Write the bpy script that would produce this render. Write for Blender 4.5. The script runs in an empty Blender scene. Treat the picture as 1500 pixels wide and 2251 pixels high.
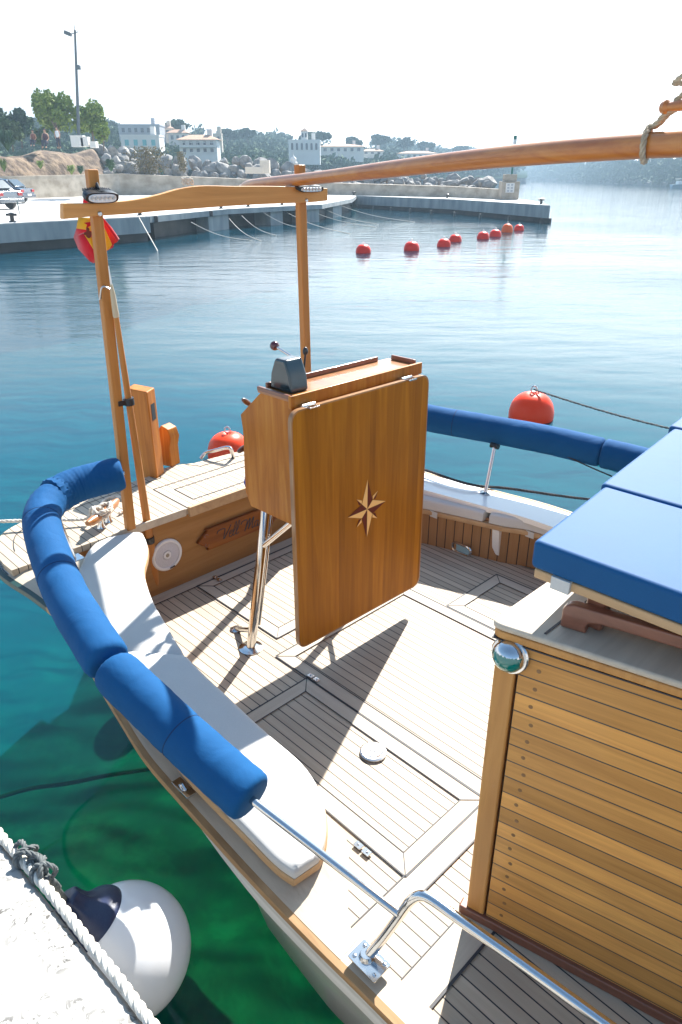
import bpy, bmesh, math, random
from mathutils import Vector, Matrix, noise as mnoise
random.seed(7)
S = bpy.context.scene
COL = S.collection
# ------------------------------------------------------------------ camera / world / sun
F = 1550.0; PITCH = math.radians(25.4); H = 2.5
SUN_EL = math.radians(42); SUN_AZ = math.radians(21.5)
cd = bpy.data.cameras.new('camera'); cam = bpy.data.objects.new('camera', cd); COL.objects.link(cam)
cam.location = (0, 0, H); cam.rotation_euler = (math.pi/2-PITCH, 0, 0)
cd.sensor_fit = 'VERTICAL'; cd.sensor_height = 36; cd.lens = 36*F/2251; cd.clip_end = 9000; cd.clip_start = .02
S.camera = cam
w = bpy.data.worlds.new('World'); S.world = w; w.use_nodes = True
nt = w.node_tree; bg = nt.nodes['Background']; sk = nt.nodes.new('ShaderNodeTexSky')
sk.sky_type = 'NISHITA'; sk.sun_disc = False; sk.sun_elevation = SUN_EL; sk.sun_rotation = SUN_AZ
sk.air_density = 1.0; sk.dust_density = 1.0; sk.ozone_density = 1.5
bg.inputs[1].default_value = .08
# pale sea haze low in the sky, clear blue above
gx_ = nt.nodes.new('ShaderNodeTexCoord'); sp_ = nt.nodes.new('ShaderNodeSeparateXYZ'); rm_ = nt.nodes.new('ShaderNodeMapRange'); mx_ = nt.nodes.new('ShaderNodeMix')
rm_.interpolation_type = 'SMOOTHSTEP'; rm_.inputs[1].default_value = .16; rm_.inputs[2].default_value = .34; mx_.data_type = 'RGBA'
nt.links.new(gx_.outputs['Generated'], sp_.inputs[0]); nt.links.new(sp_.outputs[2], rm_.inputs[0]); nt.links.new(rm_.outputs[0], mx_.inputs[0])
PALE = 5.7
# the haze glows towards the sun
dt_ = nt.nodes.new('ShaderNodeVectorMath'); dt_.operation = 'DOT_PRODUCT'; nt.links.new(gx_.outputs['Generated'], dt_.inputs[0]); dt_.inputs[1].default_value = (math.sin(SUN_AZ+.1), math.cos(SUN_AZ+.1), 0)
pw_ = nt.nodes.new('ShaderNodeMapRange'); pw_.interpolation_type = 'SMOOTHSTEP'; pw_.inputs[1].default_value = .62; pw_.inputs[2].default_value = 1.0; pw_.inputs[3].default_value = PALE; pw_.inputs[4].default_value = PALE*3.0; nt.links.new(dt_.outputs['Value'], pw_.inputs[0])
cb_ = nt.nodes.new('ShaderNodeCombineXYZ'); 
for q in range(3): nt.links.new(pw_.outputs[0], cb_.inputs[q])
wb_ = nt.nodes.new('ShaderNodeVectorMath'); wb_.operation = 'MULTIPLY'; nt.links.new(sk.outputs[0], wb_.inputs[0]); wb_.inputs[1].default_value = (.78,.98,1.02)
nt.links.new(cb_.outputs[0], mx_.inputs[6]); nt.links.new(wb_.outputs[0], mx_.inputs[7]); nt.links.new(mx_.outputs[2], bg.inputs[0])
sd = bpy.data.lights.new('sun', 'SUN'); sd.energy = 4.9; sd.angle = math.radians(.5); sd.color = (1, .97, .92)
so = bpy.data.objects.new('sun', sd); COL.objects.link(so)
sdir = Vector((math.sin(SUN_AZ)*math.cos(SUN_EL), math.cos(SUN_AZ)*math.cos(SUN_EL), math.sin(SUN_EL)))
so.rotation_euler = sdir.to_track_quat('Z', 'Y').to_euler(); so.location = (0, 0, 60)
S.view_settings.view_transform = 'Standard'; S.view_settings.look = 'None'; S.view_settings.gamma = 1
S.view_settings.exposure = 1.6
S.cycles.max_bounces = 10; S.cycles.transparent_max_bounces = 12; S.cycles.volume_bounces = 0
S.cycles.caustics_reflective = False; S.cycles.caustics_refractive = False
S.cycles.sample_clamp_indirect = 6

# ------------------------------------------------------------------ measuring the place
cp, sp = math.cos(PITCH), math.sin(PITCH)
def ray(px, py):
    u = (px-750)/F; v = (py-1125.5)/F
    return Vector((u, cp-v*sp, -(sp+v*cp)))
def at(px, py, z):                       # point on the level plane z
    d = ray(px, py); return Vector((0, 0, H)) + d*((z-H)/d.z)
def atY(px, py, Y):                      # point at ground distance Y
    d = ray(px, py); return Vector((0, 0, H)) + d*(Y/d.y)
BA = math.atan2(-.712, .702)             # heading of the boat
UX = Vector((math.cos(BA), math.sin(BA), 0)); WX = Vector((-math.sin(BA), math.cos(BA), 0))
def loc(p): return Vector((p.dot(UX), p.dot(WX), p.z))      # world -> boat frame (u forward, w to port)
def lz(px, py, z): return loc(at(px, py, z))
def lu(px, py, u0):                      # point on the athwart plane u = u0
    d = ray(px, py); s = u0/d.dot(UX); return loc(Vector((0, 0, H)) + d*s)
def lw(px, py, w0):
    d = ray(px, py); s = w0/d.dot(WX); return loc(Vector((0, 0, H)) + d*s)
def V(*a): return Vector(a)
def wld(u, w_, z): return UX*u + WX*w_ + Vector((0, 0, z))

# ------------------------------------------------------------------ mesh helpers
class MB:
    def __init__(s): s.v = []; s.f = []; s.m = []; s.cur = 0
    def add(s, vs, fs):
        o = len(s.v); s.v += [tuple(x) for x in vs]
        for f in fs: s.f.append([i+o for i in f]); s.m.append(s.cur)
        return s
    def box(s, c, d, rot=None):
        c = Vector(c); x, y, z = d[0]/2, d[1]/2, d[2]/2
        vs = [Vector(p) for p in ((-x,-y,-z),(x,-y,-z),(x,y,-z),(-x,y,-z),(-x,-y,z),(x,-y,z),(x,y,z),(-x,y,z))]
        if rot is not None: vs = [rot @ p for p in vs]
        return s.add([p+c for p in vs], [(0,3,2,1),(4,5,6,7),(0,1,5,4),(1,2,6,5),(2,3,7,6),(3,0,4,7)])
    def prism(s, poly, vec):
        n = len(poly); vec = Vector(vec); a = [Vector(p) for p in poly]
        nrm = Vector((0,0,0))
        for i in range(n): nrm += (a[i]-a[0]).cross(a[(i+1) % n]-a[0])
        if nrm.dot(vec) > 0: a.reverse()
        return s.add(a+[p+vec for p in a], [tuple(range(n)), tuple(range(2*n-1, n-1, -1))] + [(i, i+n, (i+1) % n+n, (i+1) % n) for i in range(n)])
    def loft(s, rings, closed=True, cap=True):
        n = len(rings[0]); vs = [p for r in rings for p in r]; fs = []
        for k in range(len(rings)-1):
            for i in range(n if closed else n-1):
                j = (i+1) % n; fs.append((k*n+i, k*n+j, (k+1)*n+j, (k+1)*n+i))
        if cap and closed:
            fs.append(tuple(range(n-1, -1, -1))); fs.append(tuple((len(rings)-1)*n+i for i in range(n)))
        return s.add(vs, fs)
    def tube(s, pts, r, n=12, cap=True, flat=1.0):
        pts = [Vector(p) for p in pts]; m = len(pts)
        rs = r if isinstance(r, (list, tuple)) else [r]*m
        T = [(pts[min(i+1, m-1)]-pts[max(i-1, 0)]).normalized() for i in range(m)]
        up = Vector((0,0,1)) if abs(T[0].z) < .9 else Vector((1,0,0))
        N = (up - T[0]*up.dot(T[0])).normalized(); rings = []
        for i in range(m):
            N = (N - T[i]*N.dot(T[i])).normalized(); B = T[i].cross(N)
            rings.append([pts[i]+(N*math.cos(a)*flat+B*math.sin(a))*rs[i] for a in (2*math.pi*k/n for k in range(n))])
        return s.loft(rings, True, cap)
    def lathe(s, prof, base, axis=(0,0,1), n=24, cap=True):
        ax = Vector(axis).normalized(); t = Vector((1,0,0)) if abs(ax.x) < .9 else Vector((0,1,0))
        N = (t-ax*t.dot(ax)).normalized(); B = ax.cross(N); base = Vector(base)
        return s.loft([[base+ax*h+(N*math.cos(a)+B*math.sin(a))*r for a in (2*math.pi*k/n for k in range(n))] for r, h in prof], True, cap)
    def ball(s, c, r, n=16, sc=(1,1,1)):
        c = Vector(c); k = n//2
        rings = []
        for i in range(k+1):
            th = math.pi*min(max(i/k, .002), .998)
            rings.append([c+Vector((math.sin(th)*math.cos(a)*sc[0], math.sin(th)*math.sin(a)*sc[1], -math.cos(th)*sc[2]))*r for a in (2*math.pi*q/n for q in range(n))])
        return s.loft(rings)
    def leaf(s, c, size, rng):
        a = Vector((rng.gauss(0,1), rng.gauss(0,1), rng.gauss(0,1))).normalized()
        b = a.orthogonal().normalized(); q = a.cross(b); c = Vector(c)
        return s.add([c+b*size, c+q*size*.6, c-b*size, c-q*size*.6], [(0,1,2,3)])
    def build(s, name, mats, parent=None, origin=None, rot=None, smooth=True, bevel=0, seg=2, ang=35, frame='boat', subdiv=0):
        me = bpy.data.meshes.new(name); o = bpy.data.objects.new(name, me); COL.objects.link(o)
        vs = s.v
        if origin is not None:
            og = Vector(origin); vs = [tuple(Vector(p)-og) for p in vs]
        me.from_pydata(vs, [], s.f)
        for mm in (mats if isinstance(mats, (list, tuple)) else [mats]): me.materials.append(mm)
        for p, mi in zip(me.polygons, s.m): p.material_index = mi
        bm = bmesh.new(); bm.from_mesh(me); bmesh.ops.remove_doubles(bm, verts=bm.verts, dist=1e-6)
        if smooth != 'leaf': bmesh.ops.recalc_face_normals(bm, faces=bm.faces)
        bm.to_mesh(me); bm.free()
        if smooth is True:
            for p in me.polygons: p.use_smooth = True
            me.set_sharp_from_angle(angle=math.radians(ang))
        if bevel:
            b = o.modifiers.new('bevel', 'BEVEL'); b.width = bevel; b.segments = seg; b.limit_method = 'ANGLE'; b.angle_limit = math.radians(35); b.harden_normals = smooth is True
        if subdiv:
            b = o.modifiers.new('sub', 'SUBSURF'); b.levels = subdiv; b.render_levels = subdiv
        if parent is not None: o.parent = parent
        elif frame == 'boat':
            o.rotation_euler = (0, 0, BA)
            if origin is not None: o.location = wld(*origin)
        elif origin is not None: o.location = origin
        if parent is not None and origin is not None: o.location = origin
        return o
def tag(o, label=None, cat=None, group=None, kind=None):
    if label: o['label'] = label
    if cat: o['category'] = cat
    if group: o['group'] = group
    if kind: o['kind'] = kind
    return o
def empty(name, locn, rz=0, label=None, cat=None, group=None):
    o = bpy.data.objects.new(name, None); COL.objects.link(o); o.location = locn; o.rotation_euler = (0, 0, rz)
    return tag(o, label, cat, group)
def copy_tree(o, parent=None):
    c = o.copy(); COL.objects.link(c)
    if parent is not None: c.parent = parent
    for ch in list(o.children): copy_tree(ch, c)
    return c
def cr(P, n):                            # Catmull-Rom resampling
    P = [Vector(p) for p in P]; Q = [P[0]*2-P[1]] + P + [P[-1]*2-P[-2]]; out = []
    m = len(P)-1
    for k in range(n+1):
        t = k/n*m; i = min(int(t), m-1); t -= i; a, b, c, d = Q[i:i+4]
        out.append(.5*((2*b)+(c-a)*t+(2*a-5*b+4*c-d)*t*t+(3*b-a-3*c+d)*t**3))
    return out
def rope_pts(mb, pts, r, pitch=None, strands=3, n=6, step=None):
    """three-strand laid rope along a path"""
    pts = [Vector(p) for p in pts]; L = [0]
    for a, b in zip(pts, pts[1:]): L.append(L[-1]+(b-a).length)
    pitch = pitch or r*7; step = step or pitch/8; N = max(4, int(L[-1]/step)); path = []
    for k in range(N+1):
        s_ = L[-1]*k/N; i = 0
        while i < len(L)-2 and L[i+1] < s_: i += 1
        path.append((pts[i].lerp(pts[i+1], (s_-L[i])/max(1e-9, L[i+1]-L[i])), s_))
    T0 = None; Nn = None
    frames = []
    for i in range(len(path)):
        T = (path[min(i+1, N)][0]-path[max(i-1, 0)][0]).normalized()
        if Nn is None: Nn = T.orthogonal().normalized()
        Nn = (Nn-T*Nn.dot(T)).normalized(); frames.append((Nn.copy(), T.cross(Nn)))
    for s in range(strands):
        q = []
        for (p, d), (Nv, Bv) in zip(path, frames):
            a = 2*math.pi*(d/pitch+s/strands); q.append(p+(Nv*math.cos(a)+Bv*math.sin(a))*r*.52)
        mb.tube(q, r*.56, n)
    return mb

# ------------------------------------------------------------------ materials
def mat(name, col=(.5,.5,.5), rough=.5, metal=0, coat=0, spec=.5, **k):
    m = bpy.data.materials.new(name); m.use_nodes = True; b = m.node_tree.nodes['Principled BSDF']
    b.inputs['Base Color'].default_value = (*col, 1); b.inputs['Roughness'].default_value = rough; b.inputs['Metallic'].default_value = metal
    b.inputs['Coat Weight'].default_value = coat; b.inputs['Coat Roughness'].default_value = k.get('cr', .08); b.inputs['Specular IOR Level'].default_value = spec
    return m
class NT:
    def __init__(s, m): s.m = m; s.t = m.node_tree; s.b = s.t.nodes['Principled BSDF']
    def n(s, ty, **k):
        x = s.t.nodes.new(ty)
        for a, v in k.items(): setattr(x, a, v)
        return x
    def l(s, a, b): s.t.links.new(a, b)
    def coord(s, which='Object', scale=(1,1,1), rot=(0,0,0)):
        c = s.n('ShaderNodeTexCoord'); mp = s.n('ShaderNodeMapping'); mp.inputs['Scale'].default_value = scale; mp.inputs['Rotation'].default_value = rot
        s.l(c.outputs[which], mp.inputs[0]); return mp.outputs[0]
    def noise(s, vec, scale, detail=4, rough=.55, dist=0):
        x = s.n('ShaderNodeTexNoise'); x.inputs['Scale'].default_value = scale; x.inputs['Detail'].default_value = detail; x.inputs['Roughness'].default_value = rough; x.inputs['Distortion'].default_value = dist
        s.l(vec, x.inputs['Vector']); return x.outputs['Fac']
    def ramp(s, fac, stops):
        x = s.n('ShaderNodeValToRGB'); e = x.color_ramp.elements
        while len(e) < len(stops): e.new(.5)
        for i, (p, c) in enumerate(stops): e[i].position = p; e[i].color = (*c, 1) if len(c) == 3 else c
        s.l(fac, x.inputs[0]); return x.outputs[0]
    def math(s, op, a, b=None, c=None):
        x = s.n('ShaderNodeMath', operation=op)
        for i, q in enumerate((a, b, c)):
            if q is None: continue
            if isinstance(q, (int, float)): x.inputs[i].default_value = q
            else: s.l(q, x.inputs[i])
        return x.outputs[0]
    def mix(s, f, a, b, mode='MIX'):
        x = s.n('ShaderNodeMix', data_type='RGBA', blend_type=mode)
        for i, q in ((0, f), (6, a), (7, b)):
            if isinstance(q, (int, float)): x.inputs[i].default_value = q
            elif isinstance(q, tuple): x.inputs[i].default_value = (*q, 1)
            else: s.l(q, x.inputs[i])
        return x.outputs[2]
    def bump(s, h, strength=.3, dist=.01):
        x = s.n('ShaderNodeBump'); x.inputs['Strength'].default_value = strength; x.inputs['Distance'].default_value = dist
        s.l(h, x.inputs['Height']); s.l(x.outputs[0], s.b.inputs['Normal']); return x
    def color(s, c): s.l(c, s.b.inputs['Base Color'])
def noisy(name, c1, c2, scale=8, rough=.6, bump=0, bd=.01, sc=(1,1,1), detail=5, lo=.35, hi=.65, **k):
    m = mat(name, c1, rough, **k); t = NT(m); v = t.coord('Object', sc); f = t.noise(v, scale, detail)
    t.color(t.ramp(f, [(lo, c1), (hi, c2)]))
    if bump: t.bump(f, bump, bd)
    return m
def wood(name, c1, c2, c3, axis=0, rough=.4, coat=.0, scale=1., boards=None, bax=1, spec=.4, cr=.1):
    """grain along local axis; optional glued boards of a given width"""
    m = mat(name, c1, rough, coat=coat, spec=spec, cr=cr); t = NT(m)
    sc = [14*scale]*3; sc[axis] = .9*scale
    v = t.coord('Object', tuple(sc))
    if boards:
        c = t.n('ShaderNodeTexCoord'); sx = t.n('ShaderNodeSeparateXYZ'); t.l(c.outputs['Object'], sx.inputs[0])
        idx = t.math('FLOOR', t.math('DIVIDE', sx.outputs[bax], boards))
        wn = t.n('ShaderNodeTexWhiteNoise', noise_dimensions='1D'); t.l(idx, wn.inputs['W'])
        off = t.n('ShaderNodeVectorMath', operation='MULTIPLY_ADD'); t.l(wn.outputs['Color'], off.inputs[0]); off.inputs[1].default_value = (9,9,9); t.l(v, off.inputs[2]); v = off.outputs[0]
    f = t.noise(v, 1.3, 6, .6, 1.2); f2 = t.noise(v, 6, 4, .7)
    col = t.ramp(f, [(.28, c1), (.5, c2), (.72, c3)])
    col = t.mix(t.math('MULTIPLY', f2, .35), col, tuple(x*.55 for x in c1))
    if boards:
        col = t.mix(.8, col, t.ramp(wn.outputs['Value'], [(0, (.78,.74,.7)), (1, (1.12,1.1,1.05))]), 'MULTIPLY')
    t.color(col); t.bump(f2, .06, .002)
    return m
def planks(name, base, dark, caulk, width=.04, ax=1, gap=.11, rough=.6, along=0, var=.35, coat=0, boards_z=False):
    m = mat(name, base, rough, coat=coat, spec=.25); t = NT(m)
    c = t.n('ShaderNodeTexCoord'); sx = t.n('ShaderNodeSeparateXYZ'); t.l(c.outputs['Object'], sx.inputs[0])
    q = t.math('DIVIDE', sx.outputs[ax], width); idx = t.math('FLOOR', q); fr = t.math('FRACT', q)
    wn = t.n('ShaderNodeTexWhiteNoise', noise_dimensions='1D'); t.l(idx, wn.inputs['W'])
    sc = [30]*3; sc[along] = 1.6; mp = t.coord('Object', tuple(sc))
    off = t.n('ShaderNodeVectorMath', operation='MULTIPLY_ADD'); t.l(wn.outputs['Color'], off.inputs[0]); off.inputs[1].default_value = (7,7,7); t.l(mp, off.inputs[2])
    f = t.noise(off.outputs[0], 1.5, 6, .65, .8)
    big = t.noise(t.coord('Object'), 2.2, 3)
    col = t.mix(t.ramp(f, [(.3, (0,0,0)), (.72, (1,1,1))]), base, dark)
    col = t.mix(var, col, t.ramp(wn.outputs['Value'], [(0, (.45,.42,.4)), (.5, (.9,.88,.86)), (1, (1.25,1.2,1.15))]), 'MULTIPLY')
    col = t.mix(.35, col, t.ramp(big, [(.3, (.6,.58,.56)), (.7, (1.1,1.1,1.1))]), 'MULTIPLY')
    isg = t.math('LESS_THAN', t.math('ABSOLUTE', t.math('SUBTRACT', fr, .5)), .5-gap/2)
    col = t.mix(isg, caulk, col)
    t.color(col)
    t.bump(t.math('ADD', isg, t.math('MULTIPLY', f, .25)), .35, .002)
    return m
def fabric(name, c, c2=None, scale=260, rough=.85, bump=.15, sheen=.3):
    m = mat(name, c, rough, spec=.2); t = NT(m); v = t.coord('Object')
    f = t.noise(v, scale, 2); g = t.noise(v, 5, 4)
    t.color(t.mix(t.math('MULTIPLY', f, .35), t.ramp(g, [(.3, c), (.7, c2 or tuple(x*.86 for x in c))]), tuple(x*.6 for x in c)))
    w1 = t.noise(v, 9, 3, .5, .6)
    t.bump(t.math('ADD', t.math('MULTIPLY', f, .05), w1), bump, .02); t.b.inputs['Sheen Weight'].default_value = sheen
    return m
M = {}
M['varnish'] = wood('varnished_wood', (.32,.1,.012), (.48,.165,.022), (.6,.25,.04), axis=2, rough=.45, coat=.12, cr=.15, spec=.15)
M['varnish_u'] = wood('varnished_wood_lengthwise', (.25,.085,.018), (.38,.14,.03), (.46,.18,.04), axis=0, rough=.35, coat=.6)
M['beam'] = wood('varnished_oak', (.56,.24,.065), (.68,.31,.09), (.76,.38,.12), axis=1, rough=.45, coat=.1, spec=.2)
M['pole'] = wood('light_varnished_pole', (.40,.155,.035), (.50,.205,.048), (.58,.26,.075), axis=2, rough=.45, coat=.1, spec=.2)
M['boom'] = wood('varnished_spar', (.38,.11,.022), (.52,.19,.04), (.62,.26,.06), axis=0, rough=.35, coat=.4)
M['table'] = wood('varnished_table', (.27,.095,.004), (.39,.145,.006), (.5,.2,.01), axis=2, rough=.5, coat=.08, boards=.036, bax=1, cr=.25, spec=.12)
M['table_edge'] = wood('table_edging', (.26,.12,.04), (.36,.18,.07), (.4,.2,.08), axis=2, rough=.35, coat=.5)
M['bulk'] = wood('bulkhead_veneer', (.27,.13,.04), (.38,.19,.062), (.44,.23,.08), axis=1, rough=.55, coat=.0, spec=.15, scale=.7)
M['plaque'] = wood('mahogany_plaque', (.18,.05,.01), (.27,.085,.015), (.34,.12,.02), axis=1, rough=.45, coat=.04, spec=.12)
M['mahog'] = wood('mahogany', (.15,.055,.032), (.22,.085,.05), (.27,.11,.065), axis=0, rough=.35, coat=.35)
M['bench'] = wood('bench_teak', (.42,.25,.12), (.52,.33,.17), (.58,.38,.2), axis=0, rough=.55)
M['rub'] = wood('rub_rail_teak', (.3,.17,.075), (.4,.24,.11), (.5,.31,.15), axis=0, rough=.55, scale=1.2)
M['board'] = wood('weathered_teak_board', (.47,.39,.3), (.56,.47,.36), (.62,.53,.41), axis=0, rough=.65)
M['boardw'] = wood('weathered_teak_board_across', (.47,.39,.3), (.56,.47,.36), (.62,.53,.41), axis=1, rough=.65)
M['deck'] = planks('weathered_teak_deck', (.57,.48,.365), (.47,.385,.29), (.035,.035,.04), .041, 1, .10)
M['deckw'] = planks('weathered_teak_deck_across', (.56,.51,.45), (.46,.41,.36), (.035,.035,.04), .041, 0, .12, along=1)
M['cabin'] = planks('cabin_teak_planks', (.82,.41,.11), (.56,.26,.07), (.06,.055,.05), .0535, 2, .07, .45, along=0, var=.6, coat=.1)
M['cabpost'] = wood('cabin_corner_teak', (.44,.19,.045), (.56,.26,.065), (.64,.32,.09), axis=2, rough=.45, coat=.1)
M['slat'] = planks('riser_slats', (.42,.23,.1), (.33,.17,.07), (.03,.025,.02), .05, 0, .1, .5, along=2, var=.3)
M['caulk'] = mat('caulk', (.03,.03,.035), .6)
M['inlay'] = mat('light_inlay', (.85,.52,.19), .5, spec=.15)
M['inlayd'] = mat('dark_inlay', (.12,.02,.008), .5, spec=.15)
M['blue'] = fabric('blue_acrylic_canvas', (.003,.07,.20), (.004,.085,.235), sheen=0, bump=.3)
M['bluecush'] = fabric('blue_sunbed_vinyl', (.003,.075,.21), (.004,.085,.23), rough=.65, bump=.06, sheen=0); M['bluecush'].node_tree.nodes['Principled BSDF'].inputs['Specular IOR Level'].default_value = .25
M['white_vinyl'] = fabric('off_white_vinyl', (.62,.61,.58), (.57,.56,.535), rough=.65, bump=.06, sheen=0); M['bluecush'].node_tree.nodes['Principled BSDF'].inputs['Specular IOR Level'].default_value = .25
M['gel'] = mat('white_gelcoat', (.82,.81,.78), .25, coat=.3)
M['steel'] = mat('stainless_steel', (.62,.62,.62), .12, 1)
M['steel_b'] = mat('brushed_steel', (.6,.6,.6), .3, 1)
M['black'] = mat('black_plastic', (.015,.016,.018), .35)
M['navybox'] = mat('dark_green_painted_casting', (.012,.035,.045), .25, coat=.5)
M['burg'] = mat('burgundy_knob', (.09,.01,.015), .2, coat=.6)
M['speaker'] = noisy('speaker_grille', (.5,.5,.56), (.58,.58,.64), 200, .6)
M['speakerw'] = mat('speaker_rim', (.72,.72,.74), .4)
M['brown_knob'] = mat('wheel_wood', (.1,.035,.015), .25, coat=.6)
M['glass_led'] = mat('lamp_lens', (.75,.78,.8), .15, coat=.5)
M['green_lens'] = mat('green_lens', (.0,.16,.13), .06, coat=1)
M['rope'] = noisy('white_rope', (.7,.66,.58), (.55,.5,.42), 60, .85)
M['rope_gray'] = noisy('grey_rope', (.09,.1,.1), (.14,.15,.145), 60, .85)
M['rope_tan'] = noisy('hemp_rope', (.5,.42,.3), (.36,.29,.2), 60, .9)
M['rope_dark'] = noisy('dark_rope', (.03,.03,.035), (.05,.05,.055), 60, .9)
M['fender'] = mat('fender_vinyl', (.74,.74,.74), .28, coat=.3)
M['fender_navy'] = noisy('fender_navy_vinyl', (.012,.02,.06), (.06,.08,.14), 500, .35, .1, lo=.55, hi=.8)
M['red'] = mat('buoy_vinyl', (.85,.025,.006), .4, coat=.08, spec=.2)
M['red_dark'] = mat('buoy_vinyl_wet', (.6,.03,.015), .15, coat=.6)
M['orange'] = mat('orange_buoy_vinyl', (.9,.12,.008), .4, coat=.08, spec=.2)
M['flag_r'] = fabric('flag_red', (.6,.012,.03), rough=.8, bump=.1)
M['flag_y'] = fabric('flag_yellow', (.85,.45,.02), rough=.8, bump=.1)
M['emblem'] = mat('flag_emblem', (.16,.04,.03), .8)
M['tape'] = mat('blue_cloth', (.015,.05,.3), .8)
# quay stucco with pits
m = M['quay'] = mat('pitted_limestone', (.42,.4,.37), .85); t = NT(m); v = t.coord('Object')
n1 = t.noise(v, 46, 5, .7, 1.0); n2 = t.noise(v, 6, 4); n3 = t.noise(v, 130, 3)
pit = t.ramp(n1, [(.55, (0,0,0)), (.585, (1,1,1))]); pit = t.mix(1.0, pit, t.ramp(n2, [(.38, (.0,.0,.0)), (.62, (1,1,1))]), 'MULTIPLY')
t.color(t.mix(pit, t.ramp(n2, [(.3, (.42,.405,.375)), (.7, (.34,.325,.3))]), (.05,.045,.04)))
t.bump(t.math('SUBTRACT', t.math('MULTIPLY', n3, .1), pit), .3, .003)

# ------------------------------------------------------------------ the sea and its bed
def sheet(name, z, xs, ys, m, zf=None):
    mb = MB(); n = len(xs)
    mb.add([(x, y, z+(zf(x, y) if zf else 0)) for y in ys for x in xs], [(j*n+i, j*n+i+1, (j+1)*n+i+1, (j+1)*n+i) for j in range(len(ys)-1) for i in range(n-1)])
    o = mb.build(name, m, frame='world'); o['kind'] = 'structure'; return o
m = M['sea'] = bpy.data.materials.new('sea_water'); m.use_nodes = True; t = m.node_tree; t.nodes.clear()
def N_(ty, **k):
    x = t.nodes.new(ty)
    for a, q in k.items(): setattr(x, a, q)
    return x
out = N_('ShaderNodeOutputMaterial'); tc = N_('ShaderNodeTexCoord')
def nz(sc, scale, det, rough=.5, rot=0):
    mp = N_('ShaderNodeMapping'); mp.inputs['Scale'].default_value = sc; mp.inputs['Rotation'].default_value = (0,0,rot); t.links.new(tc.outputs['Object'], mp.inputs[0])
    x = N_('ShaderNodeTexNoise'); x.inputs['Scale'].default_value = scale; x.inputs['Detail'].default_value = det; x.inputs['Roughness'].default_value = rough; t.links.new(mp.outputs[0], x.inputs['Vector']); return x.outputs['Fac']
def mth(op, a, b):
    x = N_('ShaderNodeMath', operation=op)
    for i, q in enumerate((a, b)):
        if isinstance(q, (int, float)): x.inputs[i].default_value = q
        else: t.links.new(q, x.inputs[i])
    return x.outputs[0]
SEA = dict(a=.022, b=.010)
big = nz((.55,1.3,1), 1.1, 2, .5, .25); fine = nz((1,1.6,1), 7, 3, .6, .1); patch = nz((.5,1,1), .09, 2, .5, .3)
# wind ruffles the water only in patches away from the boat
sx = N_('ShaderNodeSeparateXYZ'); t.links.new(tc.outputs['Object'], sx.inputs[0])
mr = N_('ShaderNodeMapRange'); mr.inputs[1].default_value = 8; mr.inputs[2].default_value = 16; t.links.new(sx.outputs[1], mr.inputs[0])
pr = N_('ShaderNodeMapRange'); pr.inputs[1].default_value = .42; pr.inputs[2].default_value = .6; pr.inputs[3].default_value = .35; t.links.new(patch, pr.inputs[0])
h = mth('ADD', mth('MULTIPLY', mth('MULTIPLY', big, mth('ADD', .22, mr.outputs[0])), SEA['a']), mth('MULTIPLY', mth('MULTIPLY', fine, mth('MULTIPLY', mr.outputs[0], pr.outputs[0])), SEA['b']))
bp = N_('ShaderNodeBump'); bp.inputs['Strength'].default_value = 1; bp.inputs['Distance'].default_value = 1; t.links.new(h, bp.inputs['Height'])
fr = N_('ShaderNodeFresnel'); fr.inputs[0].default_value = 1.34; t.links.new(bp.outputs[0], fr.inputs['Normal'])
gl = N_('ShaderNodeBsdfGlossy'); gl.inputs['Roughness'].default_value = .04; t.links.new(bp.outputs[0], gl.inputs['Normal'])
tr = N_('ShaderNodeBsdfTransparent'); tr.inputs[0].default_value = (.08,.66,.56,1)
# light scattered back by the water itself
df = N_('ShaderNodeBsdfDiffuse'); df.inputs[0].default_value = (.0005,.10,.165,1)
lw_ = N_('ShaderNodeLayerWeight'); lw_.inputs[0].default_value = .5; wr_ = N_('ShaderNodeMapRange'); wr_.inputs[1].default_value = .2; wr_.inputs[2].default_value = .75; wr_.inputs[3].default_value = .16; wr_.inputs[4].default_value = .40; t.links.new(lw_.outputs['Facing'], wr_.inputs[0])
m0_ = N_('ShaderNodeMixShader'); t.links.new(wr_.outputs[0], m0_.inputs[0]); t.links.new(tr.outputs[0], m0_.inputs[1]); t.links.new(df.outputs[0], m0_.inputs[2]); tr = m0_
ms = N_('ShaderNodeMixShader'); t.links.new(fr.outputs[0], ms.inputs[0]); t.links.new(tr.outputs[0], ms.inputs[1]); t.links.new(gl.outputs[0], ms.inputs[2]); t.links.new(ms.outputs[0], out.inputs[0])
sheet('sea', 0, [-3000, 3000], [-60, 5000], m)
# seabed: algae covered stones, deeper away from the quay
m = M['bed'] = mat('seabed_algae', (.1,.2,.08), .9); t2 = NT(m); v = t2.coord('Object'); a = t2.noise(v, 1.5, 7, .68, .4); b_ = t2.noise(v, 7, 4)
t2.color(t2.mix(t2.math('MULTIPLY', b_, .6), t2.ramp(a, [(.3, (.03,.10,.02)), (.48, (.08,.21,.045)), (.6, (.2,.38,.10)), (.72, (.09,.23,.05))]), (.03,.08,.03)))
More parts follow.
